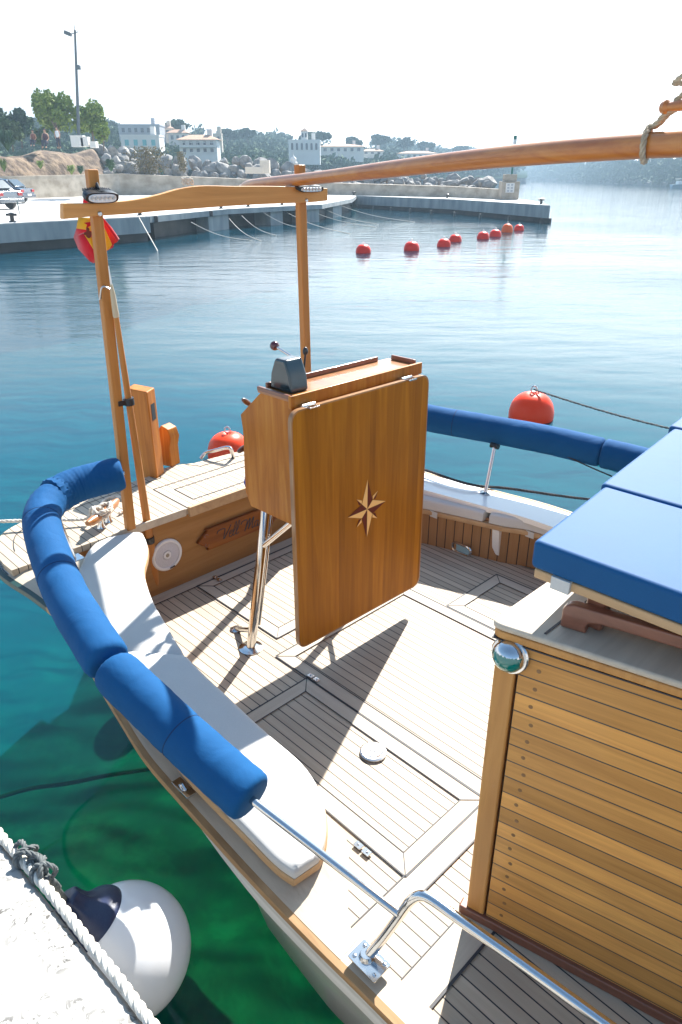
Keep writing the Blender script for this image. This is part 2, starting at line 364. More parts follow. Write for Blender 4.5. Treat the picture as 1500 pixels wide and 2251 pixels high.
# weed by the quay; further out the water's scattered blue painted into the bed
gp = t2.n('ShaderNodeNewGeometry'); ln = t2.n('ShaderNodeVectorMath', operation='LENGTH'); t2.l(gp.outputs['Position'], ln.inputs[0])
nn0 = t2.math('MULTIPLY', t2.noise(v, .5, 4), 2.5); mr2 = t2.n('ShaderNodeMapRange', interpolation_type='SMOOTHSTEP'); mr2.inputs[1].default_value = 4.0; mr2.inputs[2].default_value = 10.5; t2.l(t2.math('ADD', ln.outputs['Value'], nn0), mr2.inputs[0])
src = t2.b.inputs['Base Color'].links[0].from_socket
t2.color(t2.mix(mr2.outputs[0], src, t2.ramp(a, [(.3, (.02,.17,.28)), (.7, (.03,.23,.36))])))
def bedz(x, y):
    d = min(1, math.hypot(x, y)/30)
    return .13*mnoise.noise(Vector((x*.9, y*.9, 0)))+.05*mnoise.noise(Vector((x*3, y*3, 5)))*(1-d) - 1.8*d
gx = [-3000,-400,-60,-20]+[-8+i*.1 for i in range(0, 130)]+[8,20,60,400,3000]; gy = [-60,-10,-2]+[-.5+i*.1 for i in range(0, 90)]+[10,14,20,30,60,300,5000]
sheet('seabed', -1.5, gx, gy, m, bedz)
rb = random.Random(3)
for k in range(0):
    x = rb.uniform(-3.4, .5); y = rb.uniform(.3, 4.6) ; r = rb.uniform(.10, .2)
    mb = MB(); bm = bmesh.new(); bmesh.ops.create_icosphere(bm, subdivisions=3, radius=r)
    for q in bm.verts:
        q.co *= 1+.18*mnoise.noise(q.co*(2.2/r)+Vector((k*3,0,0))); q.co.z *= .42
    mb.add([q.co+Vector((x, y, -1.52)) for q in bm.verts], [[q.index for q in f.verts] for f in bm.faces]); bm.free()
    tag(mb.build('sunken_stone', M['bed'], origin=(x, y, -1.5), frame='world', ang=180), 'algae covered stone on the seabed beside the boat', 'stone', 'sunken stones under the green water')

# ================================================================== THE BOAT (boat frame: x = forward, y = to port, z = up)
FL = .55
boat = empty('motorboat', (0, 0, 0), BA, 'wooden decked open motorboat with white hull moored stern out beside the stone quay', 'boat')
def P(mb, name, mats, parent=boat, **k):
    return mb.build(name, mats, parent=parent, **k)
sh_px = [(862,2237,.57),(700,2077,.59),(560,1932,.635),(408,1764,.70),(322,1664,.76),(266,1576,.81),(220,1500,.86),(145,1372,.91),(78,1312,.93),(0,1258,.95)]
star = [lz(*p) for p in sh_px]
# front (bow side) first
sheer_s = [V(3.4,2.05,.98), V(2.9,1.6,.82), V(2.2,1.2,.7), V(1.2,.93,.6), V(.3,.85,.57)] + star
stern = [V(-3.14,.86,.96), V(-3.27,.97,.965), V(-3.33,1.2,.97), V(-3.37,1.6,.97), V(-3.38,2.0,.97), V(-3.33,2.5,.965), V(-3.2,2.82,.95), V(-2.9,3.02,.92)]
port = [lz(938,1039,.88), lz(1090,1079,.865), lz(1244,1122,.85), V(-.9,3.34,.82), V(.2,3.3,.78), V(1.4,3.1,.8), V(2.6,2.6,.86), V(3.4,2.05,.98)]
loop = cr(sheer_s + stern + port, 150)
cen = V(0, 2.02, 0)
def inward(i):
    a, b = loop[max(i-1, 0)], loop[min(i+1, len(loop)-1)]; t_ = b-a; t_.z = 0; t_.normalize(); n_ = V(t_.y, -t_.x, 0)
    c = V(min(loop[i].x, 1.5), 2.02, 0)-loop[i]; c.z = 0
    return n_ if n_.dot(c) > 0 else -n_
nr = [inward(i) for i in range(len(loop))]
def cr_k(a):
    T_ = [(-9,.15),(1.0,.14),(1.4,.2),(1.75,.34),(2.2,.6),(3.4,.7)]
    for (a0, k0), (a1, k1) in zip(T_, T_[1:]):
        if a <= a1: return k0+(k1-k0)*(a-a0)/(a1-a0)
    return .7
def inset0(p):      # how far the hull is tucked in at the waterline
    return float(cr_k(-p.x)) + max(0, p.x-1.5)*.1
def hullring(i):
    p, n_ = loop[i], nr[i]; k = inset0(p); z = p.z
    r_ = k/z*.9*min(1, max(0, (-p.x-1.2)/.5))
    prof = [(a+r_*-b, b) for a, b in ((.0,-.020),(-.002,-.026),(-.003,-.05),(.008,-.07),(.016,-.11),(.010,-.125),(.022,-.142))] + [(k*.5,z*.5-z),(k*.88,.14-z),(k,-z),(k+.1,-z-.12),(k+.45,-z-.3),(k+.9,-z-.42)]
    return [V(p.x+n_.x*a, p.y+n_.y*a, z+b) for a, b in prof]
mb = MB(); mb.loft([hullring(i) for i in range(len(loop))], closed=False, cap=False)
hull = P(mb, 'hull', M['gel'], ang=60)
md = hull.modifiers.new('th', 'SOLIDIFY'); md.thickness = .012; md.offset = -1
# rub rail: a teak strip wrapped round the sheer
mb = MB(); mb.loft([[loop[i]+nr[i]*a+V(0,0,b) for a, b in ((-.008,-.026),(-.010,-.004),(-.008,.0),(.012,.003),(.012,-.026))] for i in range(len(loop))])
n5 = 5; kq = 0
for fi, f in enumerate(mb.f):
    u_ = sum(mb.v[q][0] for q in f)/len(f)
    if u_ < -2.55: mb.m[fi] = 1
P(mb, 'rub_rail', [M['rub'], mat('dark_green_edge', (.015,.05,.045), .4)], ang=40)
# covering board along the sheer
def strip(i0, i1, a, b, zt, th, name, m_):
    mb = MB(); mb.loft([[loop[i]+nr[i]*q+V(0,0,z_) for q, z_ in ((a,zt),(b,zt),(b,zt-th),(a,zt-th))] for i in range(i0, i1)])
    return P(mb, name, m_, ang=40)
def idx(u, side):   # index on the loop nearest u on a side
    half = [i for i in range(len(loop)) if (loop[i].y < 2.0) == (side < 0)]
    return min(half, key=lambda i: abs(loop[i].x-u))
iA, iB, iC = idx(-1.0, -1), idx(-2.86, -1), idx(-2.86, 1)
strip(0, iA+1, .012, .085, .003, .05, 'covering_board', M['board'])
mb = MB(); rr_ = []
for i in range(iA-3, iB+1):
    k = min(1, max(0, (-.86-loop[i].x)/.25)); k = k*k*(3-2*k); wd_ = .085+.215*k; rr_.append([loop[i]+nr[i]*q+V(0,0,z_) for q, z_ in ((.012,.004),(.06,.004+.012*k),(wd_,.004+.018*k),(wd_,-.05),(.022,-.03))])
mb.loft(rr_); P(mb, 'side_deck', M['board'], ang=40)
strip(iC, len(loop), .022, .24, .003, .03, 'side_deck', M['gel'])
# side deck inner risers
mb = MB(); mb.loft([[loop[i]+nr[i]*.28+V(0,0,-.01), V((loop[i]+nr[i]*.28).x, (loop[i]+nr[i]*.28).y, FL-.02)] for i in range(idx(-1.3,-1), iB+1)], closed=False, cap=False)
P(mb, 'inner_riser', M['slat'])
# cockpit floor
def flat(poly, z, th, name, m_, parent=boat, **k):
    mb = MB(); mb.prism([V(p[0], p[1], z) for p in poly], (0,0,-th)); return P(mb, name, m_, parent, smooth=False, **k)
near_edge = [V(*(loop[i]+nr[i]*(.05 if loop[i].x > -1.0 else .12 if loop[i].x > -1.2 else .32))) for i in range(idx(1.5,-1), iB+1)]
flat([(p.x, p.y) for p in near_edge] + [(-2.9, 1.2), (-2.9, 2.98), (-2.5, 2.98), (-1.6, 3.12), (1.5, 3.0)], FL, .04, 'cockpit_floor', M['deck'])
# seams of hatches and margin boards on the floor
def seam(a, b, wd=.006, z=FL+.0012):
    a, b = Vector(a), Vector(b); d = (b-a).normalized(); n_ = V(-d.y, d.x, 0)*wd/2
    return [a+n_, b+n_, b-n_, a-n_]
def f2(px, py): p = lz(px, py, FL); return p
mbc = MB(); mbb = MB(); mbw = MB()
def line(a, b, wd=.005, z=.0045): mbc.prism([V(q.x, q.y, FL+z) for q in seam(a, b, wd)], (0,0,.0012))
def margin(a, b, wd, side, across=False, z=.0022):
    d = (b-a).normalized(); n_ = V(-d.y, d.x, 0)*wd*side; (mbw if across else mbb).prism([V(q.x, q.y, FL+z) for q in (a, b, b+n_, a+n_)], (0,0,.0015))
def frame_hatch(u0, u1, w0, w1, m_=.062):
    c = [V(u0,w0,0), V(u1,w0,0), V(u1,w1,0), V(u0,w1,0)]
    margin(c[0], c[1], m_, 1); margin(c[3], c[2], m_, -1)
    margin(V(u0,w0+m_,0), V(u0,w1-m_,0), m_, -1, True); margin(V(u1,w0+m_,0), V(u1,w1-m_,0), m_, 1, True)
    for a, b in ((c[0],c[1]),(c[1],c[2]),(c[2],c[3]),(c[3],c[0])): line(a, b, .005)
    i = [V(u0+m_,w0+m_,0), V(u1-m_,w0+m_,0), V(u1-m_,w1-m_,0), V(u0+m_,w1-m_,0)]
    for a, b in ((i[0],i[1]),(i[1],i[2]),(i[2],i[3]),(i[3],i[0])): line(a, b, .003)
    for a, b in zip(c, i): line(a, b, .003)
hc = [f2(595,1450), f2(892,1930)]
# big engine hatch near the cabin and its neighbours (corners measured on the floor)
A1 = f2(892,1930); PB = f2(658,1502)
U1 = A1.x; W1 = A1.y; W2 = f2(1050,1748).y
frame_hatch(PB.x, U1, W1, W2)
frame_hatch(f2(592,1452).x, U1, W2+.004, f2(972,1328).y-.01)
C0, C1 = f2(428,1292), f2(615,1402); frame_hatch(C0.x, C1.x, (C0.y+C1.y)/2, 2.68)
frame_hatch(f2(1092,1264).x, U1, f2(972,1328).y, f2(1092,1264).y)
margin(V(U1+.07,.93,0), V(U1+.07,W2+.7,0), .075, 1, True); line(V(U1+.07,.93,0), V(U1+.07,W2+.7,0), .005); line(V(U1-.005,.93,0), V(U1-.005,W1-.0,0), .004)
# threshold board abreast of the cabin corner
tb0, tb1 = f2(865,2170), f2(1010,2020)
ub = (tb0.x+tb1.x)/2
margin(V(ub,.86,0), V(ub,1.24,0), .10, -1, True); line(V(ub+.10,.86,0), V(ub+.10,1.24,0), .008); line(V(ub,.86,0), V(ub,1.24,0), .003)
# waterway boards along the bulkhead and risers
margin(V(-2.875,1.1,0), V(-2.875,2.98,0), .07, -1, True); line(V(-2.8,1.1,0), V(-2.8,2.98,0), .005)
flo = [o for o in boat.children if o.name.startswith('cockpit_floor')][0]
P(mbb, 'margin_board', M['board'], smooth=False); P(mbw, 'margin_board', M['boardw'], smooth=False); P(mbc, 'floor_seams', M['caulk'], smooth=False)
# round inspection plate, latches
def disc(px, py, r, name, z=FL+.009):
    c = lz(px, py, z); mb = MB(); mb.lathe([(.001,.006),(r*.62,.006),(r*.7,.003),(r*.86,.004),(r,.001),(r,-.004)][::-1], c, n=32); mb.box(c+V(0,0,.007), (r*1.1,.008,.004), Matrix.Rotation(.5,3,'Z')); return P(mb, name, M['steel_b'], ang=30)
disc(821,1652,.05,'inspection_plate'); 
for px, py in ((797,1866),(690,1490),(478,1272)):
    c = lz(px, py, FL+.008); mb = MB()
    for s_ in (-1,1): mb.box(c+V(s_*.018,0,.001), (.03,.022,.004)); mb.lathe([(.004,0),(.004,.004),(.001,.005)], c+V(s_*.02,0,.002), n=10)
    P(mb, 'hatch_latch', M['steel'], bevel=.001)
# ------------------------------------------------------------------ stern deck and bulkhead
BU = -2.875
ring = [loop[i]+nr[i]*.022 for i in range(iB, iC+1)]
SD = .985
poly = [(p.x, p.y) for p in ring]
e = lz(330,1145,1.0); lipu = -2.845
poly[0] = (lipu, poly[0][1]); poly[-1] = (lipu, poly[-1][1])
flat(poly, SD, .03, 'stern_deck', M['deck'])
mb = MB(); n_ = len(ring); mb.loft([[p+V(0,0,-.03), V(p.x,p.y,SD-.001)] for p in ring], closed=False, cap=False); P(mb, 'stern_coaming', M['gel'])
# bulkhead under the deck edge (two panels, a lip and a locker lid)
mb = MB(); mb.box((BU-.012, 2.05, (FL+SD-.03)/2), (.024, 1.94, SD-.03-FL)); bulk = P(mb, 'bulkhead', M['bulk'], smooth=False)
mb = MB(); mb.box((lipu+.004, 1.50, SD-.012), (.012, .40, .042)); P(mb, 'deck_edge', M['board'], bevel=.004)
mb = MB(); mb.box((lipu+.008, 2.38, SD-.016), (.022, 1.33, .055)); P(mb, 'deck_edge', M['bench'], bevel=.005)
mb = MB(); ms_ = MB()
def dk(px, py): return lz(px, py, SD)
def dline(a, b, wd=.005, z=.0015): mb.prism([V(q.x, q.y, SD+z) for q in seam(a, b, wd)], (0,0,.001))
lu0, lu1, lw0, lw1 = -3.18, lipu, 1.72, 2.9
for a, b in ((V(lu0,lw0,0),V(lu1,lw0,0)),(V(lu0,lw0,0),V(lu0,lw1,0)),(V(-3.1,1.8,0),V(-2.92,1.8,0)),(V(-2.92,1.8,0),V(-2.92,2.8,0)),(V(-3.1,1.8,0),V(-3.1,2.8,0))): dline(a, b)
for i in range(3, len(ring)-3): dline(ring[i]+nr[i+iB]*.07, ring[i+1]+nr[i+1+iB]*.07, .004)
P(mb, 'deck_seams', M['caulk'], smooth=False)
# name board
def pl(px, py): return lu(px, py, BU)
t0, b0, t1 = pl(428,1170), pl(436,1214), pl(566,1127)
pw0, pz0 = (t0.y+b0.y)/2, (t0.z+b0.z)/2; ht = abs(t0.z-b0.z); pw1 = pw0+.56; slope = 0
outl = [(0,.5),(.02,.5),(.03,.42),(.0,.22),(-.035,.0),(.0,-.22),(.03,-.42),(.02,-.5),(0,-.5)]
left = [(pw0+.03+a, pz0+b*ht) for a, b in outl[1:-1]]; right = [(pw1-.03-a, pz0+b*ht) for a, b in outl[1:-1]][::-1]
mb = MB(); mb.prism([V(BU+.001, a, b) for a, b in left+right], (.022,0,0)); plq = P(mb, 'name_board', M['plaque'], bevel=.004)
# carved script, drawn stroke by stroke
def stroke(mb, pts, x0, z0, s_, r=.0022):
    q = cr([V(BU+.0235, x0+(a+.28*b)*s_, z0+b*s_) for a, b in pts], max(6, len(pts)*5)); mb.tube(q, r, 6)
mb = MB(); hs = ht*.62; X = pw0+.115; Z = pz0-hs*.42
glyph = {'V': [[(-.55,.62),(-.5,.8),(-.2,.86),(.1,.8),(.12,.5),(.15,.05),(.3,.3),(.5,.7),(.6,.95)]],
 'e': [[(0,.25),(.18,.3),(.24,.42),(.14,.5),(.03,.35),(.05,.1),(.18,.02),(.34,.14)]],
 'l': [[(0,.14),(.16,.45),(.24,.9),(.16,1.0),(.08,.7),(.06,.2),(.14,.02),(.3,.14)]],
 'M': [[(-.5,.62),(-.42,.8),(-.15,.86),(.05,.75),(.02,.3),(-.02,0)],[(-.02,0),(.12,.5),(.3,.88),(.3,.4),(.3,.06)],[(.3,.06),(.45,.5),(.62,.88),(.6,.3),(.66,.03),(.8,.12)]],
 'a': [[(.3,.42),(.16,.5),(.03,.35),(.04,.1),(.16,.03),(.28,.2),(.32,.48),(.3,.15),(.36,.02),(.48,.14)]],
 'r': [[(0,.14),(.08,.4),(.1,.52),(.2,.42),(.28,.42),(.26,.12),(.34,.02),(.44,.14)]],
 'i': [[(0,.14),(.1,.46),(.06,.14),(.14,.02),(.26,.14)],[(.12,.66),(.17,.74)]]}
cx = X+.03
for ch in 'Vell Mari':
    if ch == ' ': cx += hs*.62; continue
    for st in glyph[ch]: stroke(mb, st, cx, Z, hs, .0021 if ch.islower() else .0027)
    cx += hs*{'V':.58,'e':.3,'l':.27,'M':.82,'a':.46,'r':.42,'i':.25}[ch]
P(mb, 'lettering', M['caulk'], parent=plq)
for sgn in (1,-1):
    for ex in (pw0+.045, pw1-.045):
        c = V(BU+.0235, ex, pz0+sgn*ht*.2); q = [c+V(0, math.cos(a_*.5)*(.017-.0014*a_), sgn*math.sin(a_*.5)*(.017-.0014*a_)) for a_ in range(12)]; mb = MB(); mb.tube(q, .0016, 5); P(mb, 'carved_scroll', M['mahog'], parent=plq)
# loudspeaker in the bulkhead
c = pl(366,1219); mb = MB(); R = abs(pl(366,1185).z-pl(366,1254).z)/2
mb.lathe([(R,0),(R,.008),(R*.93,.013),(R*.82,.012),(R*.8,.006)], c+V(.001,0,0), (1,0,0), 40); spk = P(mb, 'speaker', M['speakerw'], ang=40)
mb = MB(); mb.lathe([(R*.81,0),(R*.8,.007),(R*.3,.009),(R*.27,.006)], c+V(.001,0,0), (1,0,0), 40); P(mb, 'speaker_grille', M['speaker'], parent=spk)
mb = MB(); mb.lathe([(R*.26,0),(R*.25,.012),(R*.18,.012)], c+V(.001,0,0), (1,0,0), 30); P(mb, 'tweeter_ring', M['speakerw'], parent=spk)
mb = MB(); mb.ball(c+V(.008,0,0), R*.17, 16, (.5,1,1)); P(mb, 'tweeter_dome', mat('tweeter', (.3,.26,.2), .4), parent=spk)
mb = MB(); mb.box(c+V(.014, .02, -R*.86), (.002,.03,.008), Matrix.Rotation(.15,3,'X')); P(mb, 'speaker_badge', M['black'], parent=spk)
# ------------------------------------------------------------------ port side: riser, bench board, bracket, scupper
pf = [f2(900,1187), f2(938,1196), f2(1020,1216), f2(1100,1236), f2(1196,1260), V(-1.0,3.0,0), V(.3,2.95,0)]
pf = [V(-2.87, 2.93, 0)] + pf
pf = cr([V(p.x,p.y,0) for p in pf], 40)
mb = MB(); mb.loft([[V(p.x,p.y,FL+.001), V(p.x,p.y,.80), V(p.x,p.y+.012,.80), V(p.x,p.y+.012,FL+.001)] for p in pf]); P(mb, 'slatted_riser', M['slat'])
bf = [V(p.x, p.y-.035, 0) for p in pf]
def bench_port(z0, z1, a, b, name, m_, parent=None, i0=0, i1=41, bev=.012, **k):
    mb = MB(); mb.loft([[V(bf[i].x, bf[i].y+a, z0), V(bf[i].x, bf[i].y+a, z1), V(bf[i].x, bf[i].y+b, z1), V(bf[i].x, bf[i].y+b, z0)] for i in range(i0, i1)])
    return mb.build(name, m_, parent=parent, bevel=bev, seg=3, **k)
bench_port(.755, .785, 0, .26, 'side_bench', M['bench'], boat, bev=.008)
def bracket(u_):
    i = min(range(41), key=lambda i: abs(bf[i].x-u_)); y = bf[i].y
    mb = MB(); mb.loft([[V(bf[i].x-s_, y+a, z) for a, z in ((.012,.753),(.018,.70),(.028,.64),(.036,.59),(.05,.59),(.05,.753))] for s_ in (.022,-.022)]); P(mb, 'bench_bracket', M['gel'], bevel=.003)
bracket(f2(1083,1232).x); bracket(-.9)
sc0 = min(range(41), key=lambda i: abs(bf[i].x-lw(1018,1205,pf[16].y).x)); c = V(lw(1018,1205,pf[sc0].y).x, pf[sc0].y-.016, lw(1018,1205,pf[sc0].y).z)
mb = MB(); q = []
for k in range(32):
    a = 2*math.pi*k/32; q.append(V(c.x+(.034 if math.cos(a) > 0 else -.034)+math.cos(a)*.03, c.y+.002, c.z+math.sin(a)*.028))
mb.tube(q+[q[0]], .008, 8, cap=False); sf = P(mb, 'scupper', M['steel'])
mb = MB(); mb.prism([p+V(0,.002,0) for p in q], (0,.002,0)); P(mb, 'scupper_opening', mat('scupper_light', (.35,.55,.6), .2), parent=sf, smooth=False)
# starboard bench boards
NI = [(312,1166,.985),(323,1190,.98),(322,1212,.975),(315,1240,.97),(319,1268,.962),(337,1320,.95),(368,1373,.93),(403,1430,.91),(450,1480,.885),(497,1523,.86),(557,1580,.83),(605,1622,.805),(650,1660,.78),(683,1697,.76),(708,1745,.74),(718,1800,.72),(713,1850,.705),(700,1882,.70)]
NO = [(283,1172,.985),(225,1182,.98),(196,1205,.975),(180,1235,.97),(173,1263,.965),(195,1345,.945),(240,1440,.92),(300,1540,.89),(360,1625,.86),(420,1697,.825),(480,1760,.79),(541,1822,.755),(585,1868,.73),(615,1896,.715),(647,1918,.70)]
ni = cr([lz(*p) for p in NI], 48); no = cr([lz(*p) for p in NO], 48)
def sbench(i0, i1, t0_, t1_, sh, name, m_, parent=None, bev=.01, puff=0, origin=None):
    mb = MB(); R_ = []
    for i in range(i0, i1+1):
        a, b = no[i], ni[i]; d = (b-a).normalized()*sh; z1 = V(0,0,t1_); z0 = V(0,0,t0_)
        m1 = (a+b)/2
        R_.append([a+d+z0, a+d+z1, a.lerp(b,.3)+z1+V(0,0,puff), a.lerp(b,.7)+z1+V(0,0,puff), b-d+z1, b-d+z0])
    mb.loft(R_); return mb.build(name, m_, parent=parent, bevel=bev, seg=3, ang=40, origin=origin)
sbench(0, 48, -.062, -.029, -.004, 'side_bench', M['bench'], boat, .006)
# ------------------------------------------------------------------ cabin
CZ = 1.57; cA = V(-.715,1.22,0); cB = V(.9,1.60,0); cP = [(-.715,1.22),(.9,1.60),(2.2,1.9),(2.2,2.2),(.9,2.5),(-.715,2.82)]
CD = (cB-cA).normalized(); CN = V(CD.y,-CD.x,0)      # outward (starboard) normal
CANG = math.atan2(CD.y, CD.x)
cab = empty('cabin', (0,0,0)); cab.parent = boat
def Pc(mb, name, m_, **k): return mb.build(name, m_, parent=cab, **k)
def rotbuild(mb, name, m_, **k):       # a panel whose grain must follow the slanted cabin side: local x along the side
    R_ = Matrix.Rotation(-CANG, 3, 'Z'); mb.v = [tuple(R_ @ (Vector(p)-V(cA.x,cA.y,0))) for p in mb.v]
    o = mb.build(name, m_, parent=cab, **k); o.location = (cA.x, cA.y, 0); o.rotation_euler = (0,0,CANG); return o
inn = [(a, b) for a, b in cP]
mb = MB(); mb.prism([V(a, b, FL) for a, b in [(-.70,1.245),(.9,1.62),(2.18,1.93),(2.18,2.17),(.9,2.48),(-.70,2.8)]], (0,0,CZ-FL-.03)); Pc(mb, 'cabin_core', M['caulk'], smooth=False)
Lc = (cB-cA).length
def side(a, b, z0, z1, th, off=0):     # box on the starboard side between distances a..b
    mb = MB(); p0 = cA+CD*a; p1 = cA+CD*b
    mb.prism([p0+CN*off+V(0,0,z0), p1+CN*off+V(0,0,z0), p1+CN*off+V(0,0,z1), p0+CN*off+V(0,0,z1)], -CN*th); return mb
PW = .052
rotbuild(side(PW+.007, Lc, FL+.03, CZ-.042, .02, 0), 'planked_side', M['cabin'], smooth=False)
rotbuild(side(0, PW, FL+.012, CZ-.042, .03, .004), 'corner_post', M['cabpost'], bevel=.006, seg=3)
rotbuild(side(-.02, Lc, FL+.001, FL+.034, .035, .014), 'base_trim', M['mahog'], bevel=.005)
k = 0; z = FL+.06; plugm = wood('plug_wood', (.2,.1,.035), (.26,.13,.05), (.3,.16,.06), rough=.5)
while z < CZ-.06:
    zc = (math.floor(z/.0535)+.5)*.0535; p = cA+CD*(PW+.05+.004*math.sin(k*2.1))+CN*.0+V(0,0,zc); mb = MB(); mb.lathe([(.0055,-.001),(.0055,.0006),(.001,.0008)], p, CN, 12); Pc(mb, 'wood_plug', plugm); z += .0535; k += 1
mb = MB(); mb.box((-.715+.012, 2.02, (FL+CZ)/2-.01), (.02, 1.56, CZ-FL-.045)); Pc(mb, 'aft_panel', M['bulk'], smooth=False)
# roof: rounded slab with plank seams
def rounded(poly, r, n=6):
    out = []; m_ = len(poly)
    for i in range(m_):
        a, b, c_ = Vector(poly[i-1]), Vector(poly[i]), Vector(poly[(i+1) % m_]); d1 = (a-b).normalized(); d2 = (c_-b).normalized(); p = b+d1*r; q = b+d2*r
        for k_ in range(n+1):
            t_ = k_/n; out.append(p*(1-t_)**2+b*2*t_*(1-t_)+q*t_*t_)
    return out
rp = rounded([V(-.735,1.205,CZ-.04), V(.9,1.585,CZ-.04), V(2.25,1.9,CZ-.04), V(2.25,2.2,CZ-.04), V(.9,2.52,CZ-.04), V(-.735,2.84,CZ-.04)], .035)
mb = MB(); mb.prism([p+V(0,0,.022) for p in rp], (0,0,.018)); roof = Pc(mb, 'roof', M['boardw'], bevel=.008, seg=3)
mb = MB(); mb.prism([V(p.x*1.0+(.004 if p.x < 0 else 0), p.y+(.003 if p.y < 2 else -.003), p.z) for p in rp], (0,0,.021)); mb.build('roof_trim', M['cabpost'], parent=roof, bevel=.005)
mb = MB()
def rline(a, b, wd=.006): mb.prism([V(q.x, q.y, CZ+.0004) for q in seam(V(*a,0), V(*b,0), wd)], (0,0,.0012))
o_ = .12
rline((-.735+o_,1.232+.02), (-.735+o_,2.8)); rline((-.735+o_, 1.37), (.9,1.70), .007); rline((-.735+o_,1.37), (-.62,1.37))
for k in range(1, 22): rline((-.735+o_, 1.37+k*.065), (.9, 1.70+k*.04 if k < 12 else 1.70+k*.04), .005)
mb.build('roof_seams', M['caulk'], parent=roof, smooth=False)
rotbuild(side(-.012, Lc, CZ-.0435, CZ-.0405, .02, .008), 'roof_edge_seam', M['caulk'], smooth=False)  # dark caulk seam between roof trim and side planks
# grab rail on the roof
h0 = lz(1230,1378,CZ); hd = (lz(1500,1462,CZ)-h0); hd.z = 0; hd.normalize(); hn = V(-hd.y, hd.x, 0)
prof = [(0,0),(0,.045),(.008,.06),(.025,.066),(1.5,.066),(1.5,.04),(1.5,.034),(.085,.034),(.062,.028),(.055,.016),(.06,0)]
mb = MB(); mb.prism([h0+hd*a+V(0,0,b+.001) for a, b in prof], hn*.028); Pc(mb, 'grab_rail', M['mahog'], bevel=.006, seg=3)
# sunbed frame above the roof, on mahogany blocks
sA = lz(1172,1189,1.77); sB = lz(1500,1308,1.77); sC = lz(1330,1066,1.77); sD = lz(1500,1104,1.77)
sd_ = (sB-sA).normalized(); sn = (sC-sA); sn.z = 0; sn_len = sn.length; sn = sn.normalized()
def sbox(a0, a1, b0, b1, z0, z1): 
    mb = MB(); q = [sA+sd_*a+sn*b for a, b in ((a0,b0),(a1,b0),(a1,b1),(a0,b1))]; mb.prism([V(p.x,p.y,z0) for p in q], (0,0,z1-z0)); return mb
fr_ = Pc(sbox(.008, 1.6, .008, .03, 1.676, 1.7), 'sunbed_frame', M['bench'], bevel=.005)
Pc(sbox(.008, .03, .032, 1.25, 1.676, 1.7), 'sunbed_frame', M['bench'], bevel=.005)
Pc(sbox(.032, 1.6, .032, 1.25, 1.682, 1.7), 'sunbed_board', M['bench'], bevel=.003)
for a, b in ((.12,.06),(.12,.9),(.9,.06),(.9,.9)): Pc(sbox(a, a+.045, b, b+.05, CZ+.001, 1.68), 'mahogany_block', M['mahog'], bevel=.008, seg=3)
mb = sbox(.055, .1, -.002, .03, 1.672, 1.703); Pc(mb, 'webbing_strap', M['white_vinyl'], bevel=.001)
# navigation light at the cabin corner
c = cA+CD*.035+CN*.006; zc = lw(1113,1437,c.y).z; c = V(c.x, c.y, zc); ax = (CN*.95-CD*.12+V(0,0,.1)).normalized()
nav = empty('navigation_light', (0,0,0)); nav.parent = boat
mb = MB(); mb.lathe([(.047,-.012),(.047,.0),(.044,.004),(.042,.004)], c, ax, 40); mb.build('light_base', M['steel'], parent=nav, ang=30)
R3 = ax.to_track_quat('Z','Y').to_matrix()
def dome(z0, z1, name, m_, r=.044, hgt=.038):
    mb = MB(); rings = []
    for i in range(17):
        th = math.pi/2*i/16*.98; row = []
        for k_ in range(33):
            a = z0+(z1-z0)*k_/32; row.append(c + ax*(.003+hgt*math.sin(th)) + (R3 @ V(math.cos(a)*r*math.cos(th), math.sin(a)*r*math.cos(th), 0)))
        rings.append(row)
    mb.loft(rings, closed=False, cap=False); return mb.build(name, m_, parent=nav)
upv = math.atan2(*reversed([ (R3.inverted() @ V(0,0,1)).x, (R3.inverted() @ V(0,0,1)).y]))
def dome2(name, m_, keep, r, hgt):
    mb = MB()
    def pt(i, k_): th = math.pi/2*i/20*.995; a = 2*math.pi*k_/48; return (math.cos(a)*r*math.cos(th), math.sin(a)*r*math.cos(th), hgt*math.sin(th))
    ul = (R3.inverted() @ V(0,0,1)); ul.z = 0; ul.normalize(); sl = V(-ul.y, ul.x, 0)
    for i in range(20):
        for k_ in range(48):
            q = [V(*pt(i,k_)), V(*pt(i,k_+1)), V(*pt(i+1,k_+1)), V(*pt(i+1,k_))]; m0 = sum(q, V(0,0,0))/4; inlens = (m0.dot(ul) < .014) and abs(m0.dot(sl)) < .036
            if inlens == keep: mb.add([c+ax*.003+(R3 @ p) for p in q], [(0,1,2,3)])
    mb.build(name, m_, parent=nav)
dome2('chrome_hood', M['steel'], False, .040, .037); dome2('green_lens', M['green_lens'], True, .039, .0355)
# ------------------------------------------------------------------ console with folding table
TU = -1.875; KU = -1.935
con = empty('steering_console', (0,0,0)); con.parent = boat
def Pk(mb, name, m_, **k): return mb.build(name, m_, parent=con, **k)
k1 = lu(641,884,KU); W0 = k1.y; KZ = k1.z
def kw(px, py): p = lw(px, py, W0); return p
prof = [kw(641,884), kw(573,866), kw(529,912), kw(534,945), kw(540,1080), kw(552,1112), kw(641,1153)]
kt, kb = prof[0].z, prof[-1].z
prof[0].x = prof[-1].x = KU; prof[1].z = kt-.002
W9 = lu(920,828,KU).y
mb = MB(); mb.prism([V(p.x, W0+.018, p.z) for p in prof], (0,W9-W0-.036,0)); Pk(mb, 'console_body', M['varnish'], smooth=False)
for y0, y1 in ((W0, W0+.017), (W9-.017, W9)):
    mb = MB(); cc = sum(prof, V(0,0,0))/len(prof)
    mb.prism([V(cc.x+(p.x-cc.x)*1.01, y0, cc.z+(p.z-cc.z)*1.01) for p in prof], (0,y1-y0,0)); Pk(mb, 'side_panel', M['varnish'], bevel=.004, seg=2)
